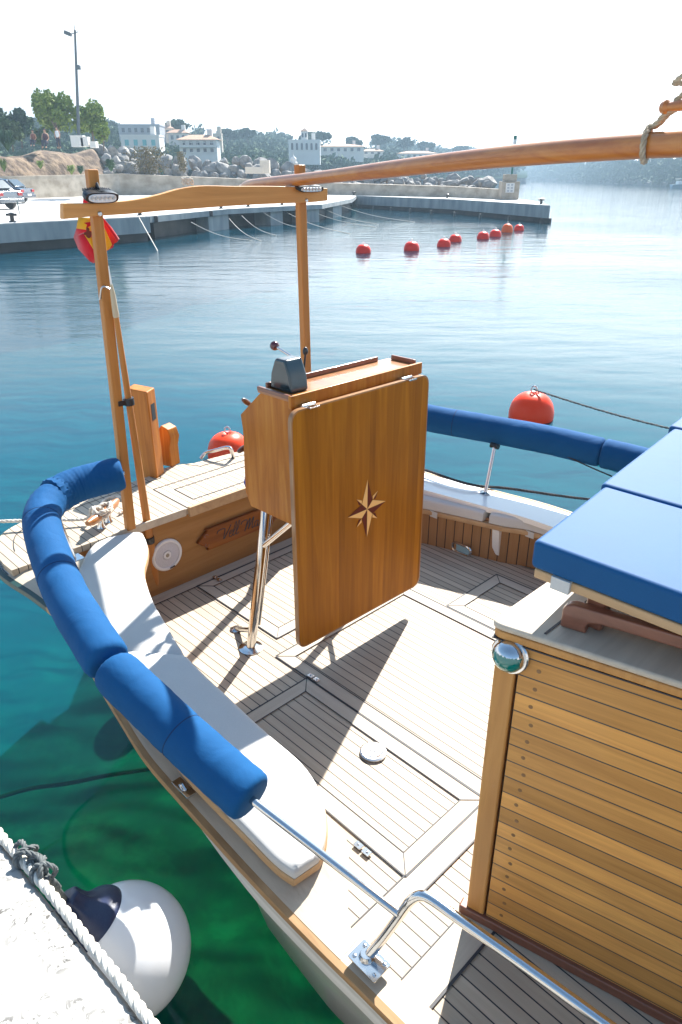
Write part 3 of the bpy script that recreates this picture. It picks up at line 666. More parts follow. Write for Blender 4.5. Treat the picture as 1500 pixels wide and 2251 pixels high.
xA = prof[1].x
mb = MB(); mb.box(((xA+KU)/2, (W0+W9)/2, kt+.006), (KU-xA+.012, W9-W0+.02, .012)); Pk(mb, 'console_top', M['varnish_u'], bevel=.004)
# raised fiddles round the top
mb = MB(); mb.box((KU+.002, (W0+W9)/2, kt+.0), (.016, W9-W0+.024, .05)); Pk(mb, 'fiddle', M['varnish'], bevel=.004)
mb = MB(); mb.box((xA, (W0+W9)/2-.02, kt+.022), (.014, W9-W0-.10, .022)); Pk(mb, 'fiddle', M['mahog'], bevel=.004)
mb = MB(); mb.box(((xA+KU)/2+.0, W9+.002, kt+.022), ((KU-xA)*.75, .014, .022)); Pk(mb, 'fiddle', M['mahog'], bevel=.004)
mb = MB(); mb.box(((xA+KU)/2, W0-.002, kt+.016), (KU-xA+.02, .016, .018)); Pk(mb, 'fiddle', M['mahog'], bevel=.004)
# legs
def pole(pts, r, name='leg', par=con, m_='steel', n=16):
    mb = MB(); mb.tube(pts, r, n); return mb.build(name, M[m_], parent=par)
def flange(p, r, name='leg_flange', par=con):
    mb = MB(); mb.lathe([(r,0),(r,.004),(r*.75,.008),(r*.55,.012)], V(p.x,p.y,FL+.001), n=24); return mb.build(name, M['steel'], parent=par, ang=30)
la = f2(552,1425); ztop = kb+.05
lb = lw(584,1130,W0+.06); lb2 = lb + (lb-V(la.x,la.y,FL))*.06
sa = f2(520,1384); 
for mir in (0, 1):
    f_ = (lambda p: V(p.x, W0+W9-p.y, p.z)) if mir else (lambda p: p)
    A_, B_ = f_(V(la.x,la.y,FL+.002)), f_(lb2); A2 = A_+V(-.012,.03,0); B2 = B_+V(-.012,.03,0)
    pole([A_, B_], .0215); 
    flange(A_, .055)
    j = A_.lerp(B_, .13); C_ = f_(V(sa.x,sa.y,FL+.002)); pole([C_, j], .0125, 'leg_brace'); flange(C_, .03)
    j2 = A_.lerp(B_, .72); pole([j2, f_(V(KU-.03, W0+.05, kb+.02))], .012, 'leg_brace')
    pole([A_.lerp(B_,.15)+V(.0,.034 if not mir else -.034,0), B_+V(0,.034 if not mir else -.034,0)], .009, 'cable_tube')
# table
tw0, tw1 = 1.604, 2.392; tz0, tz1 = .685, 1.728
TX0, TX1 = TU-.022, TU
tp = rounded([V(TX0,tw0,tz0), V(TX0,tw1,tz0-.012), V(TX0,tw1-.01,tz1), V(TX0,tw0-.004,tz1)], .05, 8)
tab = empty('folding_table', (0,0,0)); tab.parent = boat
mb = MB(); mb.prism(tp, (TX1-TX0,0,0)); mb.build('table_top', M['table'], parent=tab, bevel=.003, seg=2)
mb = MB(); cc = sum(tp, V(0,0,0))/len(tp)
q0 = []
for p in tp:
    d = (p-cc); d = d/max(abs(d.y)/((tw1-tw0)/2), abs(d.z)/((tz1-tz0)/2)); q0.append(p)
def off(p, a): return V(p.x, cc.y+(p.y-cc.y)*(1+a/((tw1-tw0)/2)), cc.z+(p.z-cc.z)*(1+a/((tz1-tz0)/2)))
mb.loft([[off(p,.0045)+V(.001,0,0), off(p,.0045)+V(.021,0,0), off(p,-.001)+V(.021,0,0), off(p,-.001)+V(.001,0,0)] for p in tp+[tp[0]]], cap=False); mb.build('table_edging', M['table_edge'], parent=tab)
star_ = MB(); stard = MB(); c = V(TU+.0012, 2.005, 1.212)
def tri(mbx, pts): mbx.prism([c+V(0,a,b) for a, b in pts], (.0012,0,0))
for k in range(4):
    a0 = math.pi/2*k+math.pi/2; Lr = .135 if k % 2 == 0 else .118
    tip = (math.cos(a0)*Lr, math.sin(a0)*Lr); r_ = .046
    sL = (math.cos(a0+math.pi/4)*r_, math.sin(a0+math.pi/4)*r_); sR = (math.cos(a0-math.pi/4)*r_, math.sin(a0-math.pi/4)*r_)
    tri(star_, [(0,0), tip, sL]); tri(stard, [(0,0), sR, tip])
    a1 = a0+math.pi/4; d = (math.cos(a1), math.sin(a1)); nn = (-d[1], d[0]); tp1 = (d[0]*.092, d[1]*.092); m1 = (d[0]*.06+nn[0]*.012, d[1]*.06+nn[1]*.012); b1 = (d[0]*.05, d[1]*.05); m2 = (d[0]*.06-nn[0]*.012, d[1]*.06-nn[1]*.012)
    tri(star_, [b1, m1, tp1] if k % 2 else [b1, m2, tp1]); tri(stard, [b1, m2, tp1] if k % 2 else [b1, m1, tp1])
star_.build('compass_star', M['inlay'], parent=tab, smooth=False); stard.build('compass_star_dark_half', M['inlayd'], parent=tab, smooth=False)  # light and dark inlay halves of the star points
for y in (1.70, 2.26):
    mb = MB(); mb.box((TU-.03, y, tz1+.004), (.05,.06,.004)); mb.box((TU-.0, y, tz1+.004), (.03,.05,.006)); mb.tube([V(TU-.022,y-.032,tz1+.007), V(TU-.022,y+.032,tz1+.007)], .005, 8); mb.build('hinge', M['steel'], parent=tab, bevel=.001)
# engine control on the console
bx = empty('engine_control', (0,0,0)); bx.parent = con
c0 = (lu(632,878,KU-.07)); c0.z = kt+.012; by = W0+.085
mb = MB(); hgt = .125; 
mb.loft([[V(KU-.15+s_*(.0), by-.055+dy, kt+.012+dz) if False else V(x_, by+y_, kt+.012+dz) for x_, y_ in ((KU-.175+s1,-.045),(KU-.045-s1,-.045),(KU-.045-s1,.045),(KU-.175+s1,.045))] for dz, s1 in ((0,0),(.06,.008),(.105,.028),(.122,.036))])
mb.build('control_housing', M['navybox'], parent=bx, bevel=.01, seg=3)
kn = None
lv0 = V(KU-.10, by+.05, kt+.09); 
ds = loc(V(0,0,0))
Lk = None
for t_ in range(400):
    pass
kp = lw(604,760, by+.06)      # knob
mb = MB(); mb.tube([V(kp.x+ (lv0.x-kp.x)*1.0, by+.052, lv0.z-.02), V(lv0.x-.005, by+.055, lv0.z+.02), kp], .0055, 10); mb.build('lever', M['steel'], parent=bx)
mb = MB(); mb.ball(kp, .019, 20); mb.build('lever_knob', M['burg'], parent=bx)
mb = MB(); mb.ball(V(lv0.x+.01, by+.07, lv0.z+.06), .011, 14, (1,1,1.5)); mb.tube([V(lv0.x+.01,by+.06,lv0.z-.01), V(lv0.x+.01,by+.07,lv0.z+.05)], .004, 8); mb.build('small_knob', M['black'], parent=bx)
# steering wheel on the aft face
whl = empty('steering_wheel', (0,0,0)); whl.parent = con
wy = W0+.25; hub = V(prof[3].x-.09, wy, kt-.235); RR = .155
mb = MB(); q = [hub+V(0, math.cos(a)*RR, math.sin(a)*RR) for a in (2*math.pi*k/48 for k in range(49))]; mb.tube(q, .011, 10, cap=False); mb.build('wheel_rim', M['brown_knob'], parent=whl)
mb = MB(); mb.lathe([(.03,-.02),(.035,0),(.03,.02),(.015,.03)], hub, (-1,0,0), 20); mb.tube([hub, V(prof[3].x+.02, wy, hub.z)], .014, 12); mb.build('wheel_hub', M['steel'], parent=whl)
for k in range(6):
    a = math.radians(80)+k*math.pi/3; d = V(0, math.cos(a), math.sin(a)); mb = MB()
    mb.tube([hub+d*s_ for s_ in (.02,.06,.1,.15,.17,.185,.205,.225,.232)], [.007,.008,.0065,.008,.007,.0105,.013,.009,.003], 12); mb.build('wheel_spoke', M['brown_knob'], parent=whl)
for zz, m_, r_ in ((kt-.28,'black',.012),(kt-.37,'black',.012)):
    mb = MB(); mb.lathe([(r_,-.01),(r_,.012),(r_*.6,.02)], V(prof[3].x-.002, W0+.03, zz), (-1,0,0), 14); Pk(mb, 'switch_knob', M[m_])
mb = MB(); mb.tube([V(prof[4].x-.012, W0+.03, kb+.115), V(prof[4].x-.02, W0+.03, kb+.08), V(prof[4].x-.012, W0+.03, kb+.045)], [.014,.018,.012], 10); Pk(mb, 'blue_tape_wrap', M['tape'])
# ------------------------------------------------------------------ gallows frame with work lamps
gal = empty('gallows_frame', (0,0,0)); gal.parent = boat
pL = lz(287,1163,.985); pLt = loc(atY(201,372, at(287,1163,.985).y+.03))
def post(a, b, sx_, sy_, name='gallows_post'):
    mb = MB(); mb.loft([[V(p.x+dx*sx_/2, p.y+dy*sy_/2, p.z) for dx, dy in ((-1,-1),(1,-1),(1,1),(-1,1))] for p in (a, b)]); return mb.build(name, M['pole'], parent=gal, bevel=.006, seg=2)
post(pL, pLt, .036, .044)
gu = pL.x
pRt = lu(659,362,gu); pRb = V(gu, lu(676,828,gu).y, .985)
post(pRb, pRt, .038, .046)
gB = gu+.045
tops = [(140,447),(215,446),(290,440),(350,428),(400,414),(450,408),(520,409),(600,409),(680,412),(721,414)]
bots = [(140,482),(215,475),(290,470),(350,464),(400,461),(450,457),(520,452),(600,448),(680,445),(721,441)]
a_ = [lu(x, y, gB) for x, y in tops]; b_ = [lu(x, y, gB) for x, y in bots]
mb = MB(); mb.loft([[p, q, V(q.x-.034,q.y,q.z), V(p.x-.034,p.y,p.z)] for p, q in zip(cr(a_, 30), cr(b_, 30))]); beam = mb.build('crossbeam', M['beam'], parent=gal, bevel=.004, ang=50)
for x, y in ((220,470),(674,441)):
    p = lu(x, y, gB+.001); mb = MB(); mb.lathe([(.009,-.002),(.009,.003),(.006,.006)], p, (1,0,0), 14); mb.build('bolt', M['steel_b'], parent=gal)
def worklamp(px0, px1, pyt, pyb, tilt=.35):
    a = lu(px0, (pyt+pyb)/2, gB+.03); b = lu(px1, (pyt+pyb)/2, gB+.03); wd = abs(b.y-a.y); hz = abs(lu(px0,pyt,gB+.03).z-lu(px0,pyb,gB+.03).z); c = (a+b)/2
    lp = empty('work_lamp', (0,0,0)); lp.parent = gal
    R_ = Matrix.Rotation(tilt, 3, 'Y')
    def T_(p): return c+R_ @ Vector(p)
    out = []
    for k in range(28):
        an = 2*math.pi*k/28; ca, sa_ = math.cos(an), math.sin(an); out.append((math.copysign(abs(ca)**.6, ca)*wd/2, math.copysign(abs(sa_)**.7, sa_)*hz*.36-hz*.1))
    mb = MB(); mb.loft([[T_((x_, y_*s_, z_*s_)) for y_, z_ in out] for x_, s_ in ((.0,1.0),(-.012,1.02),(-.03,.98),(-.05,.8))]); mb.build('lamp_housing', M['black'], parent=lp)
    mb = MB()
    for k in range(13):
        y_ = (k-6)*wd*.065; mb.box(T_((-.03, y_, hz*.24-abs(k-6)*hz*.02)), (.05,.0032,hz*.16), R_)
    mb.build('cooling_fins', M['black'], parent=lp)
    mb = MB(); mb.loft([[T_((x_, y_*s_, -hz*.1+(z_+hz*.1)*s_*.92)) for y_, z_ in out] for x_, s_ in ((.0005,.84),(.004,.82),(.004,.7))]); lens_ = mb.build('lamp_lens', M['glass_led'], parent=lp)
    for k in range(6):
        y_ = (k-2.5)*wd*.13; mb = MB(); mb.lathe([(wd*.056,0),(wd*.052,.003),(wd*.03,.001),(wd*.015,.004)], T_((.0045, y_, -hz*.1)), R_ @ V(1,0,0), 14); mb.build('led_cup', M['steel_b'], parent=lens_)
    mb = MB(); mb.tube([T_((-.03, 0, hz*.3)), T_((-.045,0,hz*.55)), T_((-.05,0,hz*.1)), T_((-.05,0,-hz*.3))], .006, 8); mb.build('lamp_bracket', M['black'], parent=lp)
worklamp(189, 262, 414, 450); worklamp(658, 712, 404, 424, .25)
# ------------------------------------------------------------------ rails
RZ = .93
def mixp(a, b, t_): return a.lerp(b, t_)
rp_ = [(556,1757,.93),(480,1690,.965),(400,1617,1.005),(325,1545,1.05),(252,1473,1.10),(195,1390,1.14),(150,1315,1.17),(118,1240,1.2),(95,1165,1.235),(96,1125,1.25),(122,1092,1.265),(165,1068,1.28),(215,1053,1.29),(270,1040,1.3)]
roll_path = cr([lz(*p) for p in rp_], 90)
weld = lz(880,2012,.76)
rails = empty('guard_rail', (0,0,0)); rails.parent = boat
pole(cr([weld, weld.lerp(lz(568,1769,.93),.5)] + [lz(568,1769,.93)] + roll_path[2::8] + [roll_path[-1]], 80), .0112, 'rail_tube', rails)
ub = [lz(806,2106,.6), lz(842,2062,.67), lz(882,2008,.765), lz(903,1980,.82), lz(924,1969,.845), lz(948,1977,.85), lz(1000,2014,.85), lz(1100,2084,.85), lz(1220,2170,.85), lz(1335,2253,.85)]
ue = ub[-1]+(ub[-1]-ub[-2])*3
ubp = cr(ub[:3],6)[:-1]+cr(ub[2:7],24)[:-1]+cr(ub[6:]+[ue],10)
pole(ubp, .0135, 'rail_hoop', rails, n=20)
c = lz(812,2116,.595); mb = MB(); mb.prism(rounded([V(c.x+a,c.y+b,c.z+.006) for a, b in ((-.05,-.034),(.05,-.034),(.05,.034),(-.05,.034))],.006), (0,0,.005))
for a, b in ((-.036,-.02),(.036,-.02),(.036,.02),(-.036,.02)): mb.lathe([(.006,0),(.006,.002),(.002,.003)], c+V(a,b,.011), n=10)
mb.lathe([(.024,0),(.02,.01),(.0165,.02)], lz(806,2106,.6), n=20)
mb.build('rail_base_plate', M['steel'], parent=rails, bevel=.001)
def clampbase(px, py, z):
    c = lz(px, py, z); mb = MB(); mb.box(c, (.09,.034,.008)); mb.tube([c+V(-.014,0,0), c+V(0,0,.012), c+V(.014,0,0)], .009, 8); mb.build('rail_foot', M['steel'], parent=rails, bevel=.001)
clampbase(404,1732,.735)
sb = lz(163,1228,.995); pole([sb, lz(128,1140,1.2)], .0115, 'stanchion', rails); flange_ = MB(); flange_.box(sb+V(.0,.012,0), (.06,.045,.006)); flange_.build('rail_foot', M['steel'], parent=rails, bevel=.001)
fr_path = cr([lz(700,870,1.24), lz(860,892,1.21), lz(940,918,1.19), lz(1060,940,1.18), lz(1200,966,1.17), lz(1310,992,1.16), lz(1430,1022,1.15), V(-.8,3.5,1.14)], 60)
pole(fr_path[:], .0112, 'rail_tube', rails)
pole([V(gu, pRb.y+.0, 1.29), fr_path[0].lerp(V(gu,pRb.y,1.29),.3), fr_path[0]], .0112, 'rail_tube', rails)
fsb = lz(1067,1084,.87); pole([fsb, lz(1088,980,1.12)], .0115, 'stanchion', rails)
mb = MB(); mb.lathe([(.03,0),(.03,.005),(.015,.01)], fsb, n=16); mb.build('rail_foot', M['steel'], parent=rails)
mb = MB(); mb.tube([lz(1088,980,1.12)+V(-.025,0,0), lz(1088,980,1.12)+V(.025,0,0)], .016, 10); mb.build('rail_clamp', M['black'], parent=rails)
# stern boarding handle
ha = lz(441,1009,SD); hb = lz(520,1008,SD); mb = MB(); mb.tube(cr([ha, lz(452,996,SD+.03), lz(470,991,SD+.05), lz(498,984,SD+.075), lz(508,988,SD+.07), lz(514,1006,SD)], 24), .011, 12); mb.build('boarding_handle', M['steel'], parent=boat)
# rudder head and boom crutch block at the stern
rh = lz(318,1047,SD)
def blk(px0, px1, pxm, pyb, pyt, name, dep, m_='varnish', slot=False, shape=None):
    a = lz(px0, pyb, SD); b = lz(pxm, pyb, SD)
    return a, b
ra = lz(302,1040,SD); rbb = lz(346,1052,SD); rc_ = lz(362,1038,SD)
base = [ra, rbb, rc_, ra+(rc_-rbb)]
dn = (rbb-ra); dn.z = 0
ztop = (loc(atY(345,862,at(346,1052,SD).y))).z
mb = MB(); mb.loft([[V(p.x,p.y,z_)+e2 for p, e2 in zip(base, [V(0,0,0)]*4)] for z_ in (SD-.02, ztop)]); rh_o = mb.build('rudder_head', M['varnish'], parent=boat, bevel=.008, seg=2)
fc = (rbb+rc_)/2; zz = loc(atY(348,905,at(354,1045,SD).y)).z; dd = (rc_-rbb).normalized(); nn_ = V(dd.y,-dd.x,0)
if nn_.dot(V(1,-1,0)) < 0: nn_ = -nn_
mb = MB(); mb.prism([V(fc.x,fc.y,zz)+dd*s_*.021+V(0,0,t_*.045)+nn_*.0015 for s_, t_ in ((-1,-1),(1,-1),(1,1),(-1,1))], -nn_*.03); mb.build('tiller_slot', M['black'], parent=rh_o, smooth=False)
ba = lz(352,1022,SD); bb = lz(378,1027,SD); bc = lz(397,1018,SD); bd = ba+(bc-bb)
yb = at(378,1027,SD).y
def zt(px, py): return loc(atY(px, py, yb)).z
pr = [(0,0,SD),(1,0,SD),(1.0,0,zt(378,985)),(1.18,0,zt(385,963)),(1.0,0,zt(378,945)),(.45,0,zt(365,938)),(.1,0,zt(352,950)),(-.12,0,zt(350,985))]
mb = MB(); mb.prism([V(ba.x+(bb.x-ba.x)*t_, ba.y+(bb.y-ba.y)*t_, z_) for t_, _, z_ in pr], (bc-bb)); mb.build('crutch_block', M['varnish'], parent=boat, bevel=.006, seg=3)
# mooring cleat (wood on chrome) on the starboard quarter
ca_, cb_ = lz(205,1165,SD+.02), lz(255,1125,SD+.02); cm = (ca_+cb_)/2; d = (cb_-ca_).normalized()
cl = empty('mooring_cleat', (0,0,0)); cl.parent = boat
mb = MB(); mb.tube([ca_-d*.035+V(0,0,.05), ca_+V(0,0,.045), cm+V(0,0,.035), cb_+V(0,0,.045), cb_+d*.03+V(0,0,.05)], [.012,.021,.023,.021,.012], 14); mb.build('cleat_horn', M['varnish_u'], parent=cl)
for s_ in (-.35,.35): mb = MB(); mb.lathe([(.022,-.018),(.014,0),(.014,.03)], cm+d*(s_*.1), n=14); mb.build('cleat_base', M['steel'], parent=cl)
# a simple mast forward carrying the spar's forward end
mb = MB(); mb.tube([V(1.35,2.12,CZ+.002), V(1.35,2.12,3.6)], [.06,.05], 20); mb.build('mast', M['varnish'], parent=boat)
# ================================================================== THINGS ON THE BOAT
# padded blue rolls laced round the guard rail
def roll(path, r, name, label, ends=(True, True), seams=(), wr=()):
    path = [Vector(p) for p in path]; og = path[len(path)//2].copy(); og.z -= r
    n = len(path); L = [0]
    for a, b in zip(path, path[1:]): L.append(L[-1]+(b-a).length)
    mb = MB(); sub = cr(path, n*3); rs = []; m_ = len(sub); tot = L[-1]
    for i in range(m_):
        s_ = i/(m_-1); q = r
        e = min(s_*tot/.035 if ends[0] else 9, (1-s_)*tot/.035 if ends[1] else 9)
        if e < 1: q *= .80+.2*math.sqrt(max(0, 1-(1-e)**2))
        for c_ in seams: q *= 1-.035*math.exp(-((s_-c_)*tot/.006)**2)
        q *= 1+.006*math.sin(s_*37)+.004*math.sin(s_*91)
        rs.append(q)
    mb.tube(sub, rs, 40)
    for i, v in enumerate(mb.v):       # soft puckers near the ends and bends
        k = i//40; a = (i % 40)/40*2*math.pi; s_ = k/(m_-1)
        e = min(s_, 1-s_)*tot; amp = .0012*math.exp(-(e/.06)**2)+sum(.0022*math.exp(-((s_-c_)*tot/.05)**2) for c_ in wr)
        d = (Vector(v)-sub[min(k, m_-1)]); mb.v[i] = tuple(Vector(v)+d.normalized()*amp*math.sin(a*17+k*.9)) if d.length > 1e-6 else v
    root = empty(name, wld(*og), BA, label, 'padding', 'blue padded rolls on the guard rail')
    o = mb.build('canvas_cover', M['blue'], parent=root, ang=50); o.data.transform(Matrix.Translation(-og))
    stm_ = M.setdefault('stitch', mat('navy_stitching', (.002,.02,.07), .9))
    for c_ in list(seams):
        k0 = int(c_*(m_-1)); T = (sub[k0+1]-sub[k0]).normalized(); N0 = T.orthogonal().normalized(); B0 = T.cross(N0); mbp = MB()
        mbp.tube([sub[k0]+(N0*math.cos(a)+B0*math.sin(a))*(rs[k0]*1.0) for a in (2*math.pi*k/48 for k in range(49))], .0016, 5, cap=False); pp = mbp.build('seam', stm_, parent=o); pp.data.transform(Matrix.Translation(-og))
    for e_, ok in ((0, ends[0]), (m_-1, ends[1])):
        if ok:
            T = (sub[1]-sub[0]).normalized() if e_ == 0 else (sub[-1]-sub[-2]).normalized()
            N0 = T.orthogonal().normalized(); B0 = T.cross(N0); mbp = MB(); inn_ = (1 if e_ == 0 else -1)*.012
            q = [sub[e_]+T*inn_+(N0*math.cos(a)+B0*math.sin(a))*(rs[e_]*1.13) for a in (2*math.pi*k/40 for k in range(41))]
            mbp.tube(q, .003, 6, cap=False); pp = mbp.build('piping', M['blue'], parent=o); pp.data.transform(Matrix.Translation(-og))
    return root
RR_ = .074
# joint between the two starboard rolls lies at (252,1475); index along the path by distance
def nearest(path, p): return min(range(len(path)), key=lambda i: (path[i]-p).length)
jj = nearest(roll_path, lz(252,1475,1.10)); bbx = nearest(roll_path, lz(122,1092,1.265))
roll(roll_path[:jj+1], RR_, 'padded_roll', 'blue padded roll nearest the camera, ending above the front of the white bench', (True, True), (.5,))
roll(roll_path[jj+1:bbx+1], RR_, 'padded_roll', 'long blue padded roll curving round the starboard quarter of the stern', (True, True), (.42,.72), (.9,))
roll([roll_path[bbx]+V(.0,-.01,.006)]+roll_path[bbx+2:], RR_*1.02, 'padded_roll', 'short blue padded roll running to the tall left post', (False, True), (), (.3,.05))
fj = nearest(fr_path, lz(1310,992,1.22))
roll(fr_path[:fj+1], RR_*1.08, 'padded_roll', 'long dark blue padded roll on the far rail behind the folding table', (True, True), (.5,))
roll(fr_path[fj:], RR_*1.08, 'padded_roll', 'blue padded roll on the far rail partly hidden by the sunbed', (True, True))
mb = MB(); rope_pts(mb, cr([fr_path[fj]+V(-.2,-.09,-.03), fr_path[fj]+V(-.05,-.08,-.06), fr_path[fj]+V(.02,-.06,-.08), fr_path[fj]+V(.1,-.06,-.09)], 16), .004)
tag(mb.build('lacing_cord', M['rope_dark'], origin=fr_path[fj]), 'thin dark lacing cord where the two far blue rolls meet', 'cord')
# bench cushions
def cushion(i0, i1, label, th=.05):
    og = (no[i0]+ni[i1])/2
    o = sbench(i0, i1, -.049, 0, .014, 'seat_cushion', M['white_vinyl'], None, .014, .004, origin=og); tag(o, label, 'cushion', 'off white bench cushions'); return o
c1 = min(range(49), key=lambda i: (ni[i]-lz(400,1428,.91)).length)
def pad(i0, i1, label):
    mb = MB(); A, B, Z_ = no, ni, .05
    N = (i1-i0)*2; rings = []
    for k in range(N+1):
        t_ = i0+(i1-i0)*k/N; i = min(int(t_), 47); f_ = t_-i; a = A[i].lerp(A[i+1], f_); b = B[i].lerp(B[i+1], f_); d = (b-a); ln = d.length; d.normalize()
        e = min(k, N-k)/N*(A[i0]-A[i1]).length; dz = .012*(1-min(1, e/.014))**2; row = []
        prof_ = [(0,-.028),(0,-.018),(.002,-.008),(.008,-.002),(.02,.0)] + [(x_, .004*math.sin(math.pi*(x_/ln))) for x_ in [ln*q for q in (.2,.35,.5,.65,.8)]] + [(ln-.02,0),(ln-.008,-.002),(ln-.002,-.008),(ln,-.018),(ln,-.028)]
        for x_, z_ in prof_: row.append(a+d*x_+V(0,0,z_-dz if z_ > -.025 else z_))
        rings.append(row)
    mb.loft(rings); og = (A[i0]+B[i1])/2; og.z -= .05
    return tag(mb.build('seat_cushion', M['white_vinyl'], origin=og, ang=55), label, 'cushion', 'off white bench cushions')
# make the seam between the two cushions square to the bench
pad(0, c1, 'off white bench cushion at the stern, its end against the tall left post')
pad(c1+0, 48, 'long off white bench cushion beside the blue roll nearest the camera')
def ppad(i0, i1, label):
    mb = MB(); rings = []
    for i in range(i0, i1+1):
        e = .004 if i in (i0, i1) else 0
        rings.append([V(bf[i].x, bf[i].y+.006, .788), V(bf[i].x, bf[i].y+.006, .835-e), V(bf[i].x, bf[i].y+.02, .847-e), V(bf[i].x, bf[i].y+.12, .851-e), V(bf[i].x, bf[i].y+.23, .847-e), V(bf[i].x, bf[i].y+.25, .83-e), V(bf[i].x, bf[i].y+.25, .788)])
    mb.loft(rings); return tag(mb.build('seat_cushion', M['white_vinyl'], origin=V(bf[i0].x, bf[i0].y+.1, .788), ang=50), label, 'cushion', 'off white bench cushions')
cj = min(range(41), key=lambda i: abs(bf[i].x-lz(1068,1122,.847).x))
ppad(1, cj, 'off white bench cushion on the far side just right of the folding table'); ppad(cj+1, 34, 'off white bench cushion on the far side running behind the blue sunbed')
for px in (981, 1168):
    u_ = lz(px, 1118 if px < 1000 else 1172, .77).x; i = min(range(41), key=lambda i: abs(bf[i].x-u_)); mb = MB(); mb.box((bf[i].x, bf[i].y-.001, .768), (.05,.004,.036)); mb.build('webbing_strap', M['white_vinyl'], parent=boat, smooth=False)
# sunbed cushions
def sb_cush(a0, a1, b0, b1, label, z0=1.702, z1=1.772):
    mb = sbox(a0, a1, b0, b1, z0, z1); q = [Vector(p) for p in mb.v]; og = q[0].copy(); 
    bm_ = mb.build('sunbed_cushion', M['bluecush'], origin=V(q[0].x,q[0].y,z0), bevel=.013, seg=4); return tag(bm_, label, 'cushion', 'blue cushions on the cabin roof')
wmid = sn_len
sb_cush(0, 1.6, 0, wmid-.006, 'blue sunbed cushion nearest the camera, over the roof grab rail')
sb_cush(-.012, 1.6, wmid+.0, wmid+.60, 'second blue sunbed cushion, directly behind the nearest one')
e_ = lz(1466,978,1.77); t3 = (e_-sA).dot(sd_); n3 = (e_-sA).dot(sn)
sb_cush(t3, 1.5, wmid+.61, wmid+1.0, 'farthest blue sunbed cushion, only its corner seen at the right edge')
# the long spar resting on the gallows crossbeam
bt = lu(457,411,gu-.12); bx1 = lw(1500,317,1.88)
def bpt(px, py, t_=None):
    return lw(px, py, 2.2)
tipw = bt
cs = [(457,413,8),(560,405,10.5),(700,391,13),(850,374,17),(1000,357,20),(1200,338,23.5),(1410,322,26),(1500,316,28)]
pts_, rr_ = [], []
P1 = bx1; P0 = lu(640,398,gu); dirb = (P1-P0)
def on_line(px):      # point of the spar's axis seen at this column
    lo, hi = -.3, 1.3
    for _ in range(50):
        mid = (lo+hi)/2; p = P0+dirb*mid; wpt = UX*p.x+WX*p.y; dep = wpt.y*cp-(p.z-H)*sp; x_ = 750+F*wpt.x/dep
        if x_ < px: lo = mid
        else: hi = mid
    return P0+dirb*lo, dep
for px, py, hw in cs:
    p, dep = on_line(px); q = p.copy()
    wpt = UX*p.x+WX*p.y; dz = -(dep and ((py-1125.5)/F*dep+wpt.y*sp)/cp); q.z = H+dz
    pts_.append(q); rr_.append(hw/F*dep)
SP = cr(pts_, 60); rad = [r_.x for r_ in cr([V(x_,0,0) for x_ in rr_], 60)]
ext_ = (SP[-1]-SP[-20]).normalized(); SP += [SP[-1]+ext_*.5, SP[-1]+ext_*2.3]; rad += [rad[-1]*1.05, rad[-1]*1.2]
mb = MB(); mb.tube([SP[0]-(SP[1]-SP[0])*.12]+SP, [rad[0]*.35]+rad, 28)
og = SP[30].copy(); ba_ = math.atan2(dirb.y, dirb.x)
spar = tag(mb.build('spar', M['boom'], origin=P0), 'long varnished wooden spar lying over the crossbeam and rising to the right', 'spar')
# rope becket and toggle hanging from the spar on the right
kp_, kd = on_line(1413); kr = 27/F*kd
i = min(nearest(SP, kp_), 58); c = SP[i]; T = ext_.copy(); N0 = (V(0,0,1)-T*T.z).normalized(); B0 = T.cross(N0)
q = [c+(N0*math.cos(a)+B0*math.sin(a))*(rad[i]+.006)+T*.02*math.sin(a) for a in (2*math.pi*k/30 for k in range(31))]
tt, _ = on_line(1470); top = V(tt.x, tt.y, 0); dd_ = (UX*tt.x+WX*tt.y).y; top.z = atY(1478, 240, dd_).z
mb = MB(); rope_pts(mb, q, .0075)
q2 = cr([c+N0*(rad[i]+.01), c.lerp(top,.35)+V(0,0,.02), c.lerp(top,.7)+V(0,0,.015), top], 20); 
for k_ in range(2): rope_pts(mb, [p+B0*(.006 if k_ else -.006) for p in q2], .0065)
tag(mb.build('rope_becket', M['rope_tan'], origin=c), 'hemp rope looped round the spar and rising to the wooden toggle', 'rope')
mb = MB(); tg = top+V(-.03,0,.005); mb.tube([tg, tg+T*.012, tg+T*.02, tg+T*.05, tg+T*.4, tg+T*.9], [.013,.016,.010,.012,.013,.013], 16)
tag(mb.build('toggle', M['boom'], origin=tg), 'small varnished wooden toggle at the top right edge above the spar', 'toggle')
mb = MB(); rope_pts(mb, cr([tg+T*.03+V(0,0,.01), tg+T*.08+V(0,.01,.04), tg+T*.25+V(0,0,.1), V(1.35,2.12,3.3)], 14), .006); tag(mb.build('toggle_line', M['rope_tan'], origin=tg), 'hemp line running up from the wooden toggle out of sight', 'rope')
# bits of cord on the beam
kb_ = lu(410,404,gu+.0); mb = MB(); rope_pts(mb, [kb_+V(.01,-.03+.06*k/20+.012*math.sin(k*.9), .01+.012*math.cos(k*.9)) for k in range(21)], .004); tag(mb.build('cord_knot', M['rope'], origin=kb_), 'small knot of pale cord tied on top of the crossbeam', 'cord')
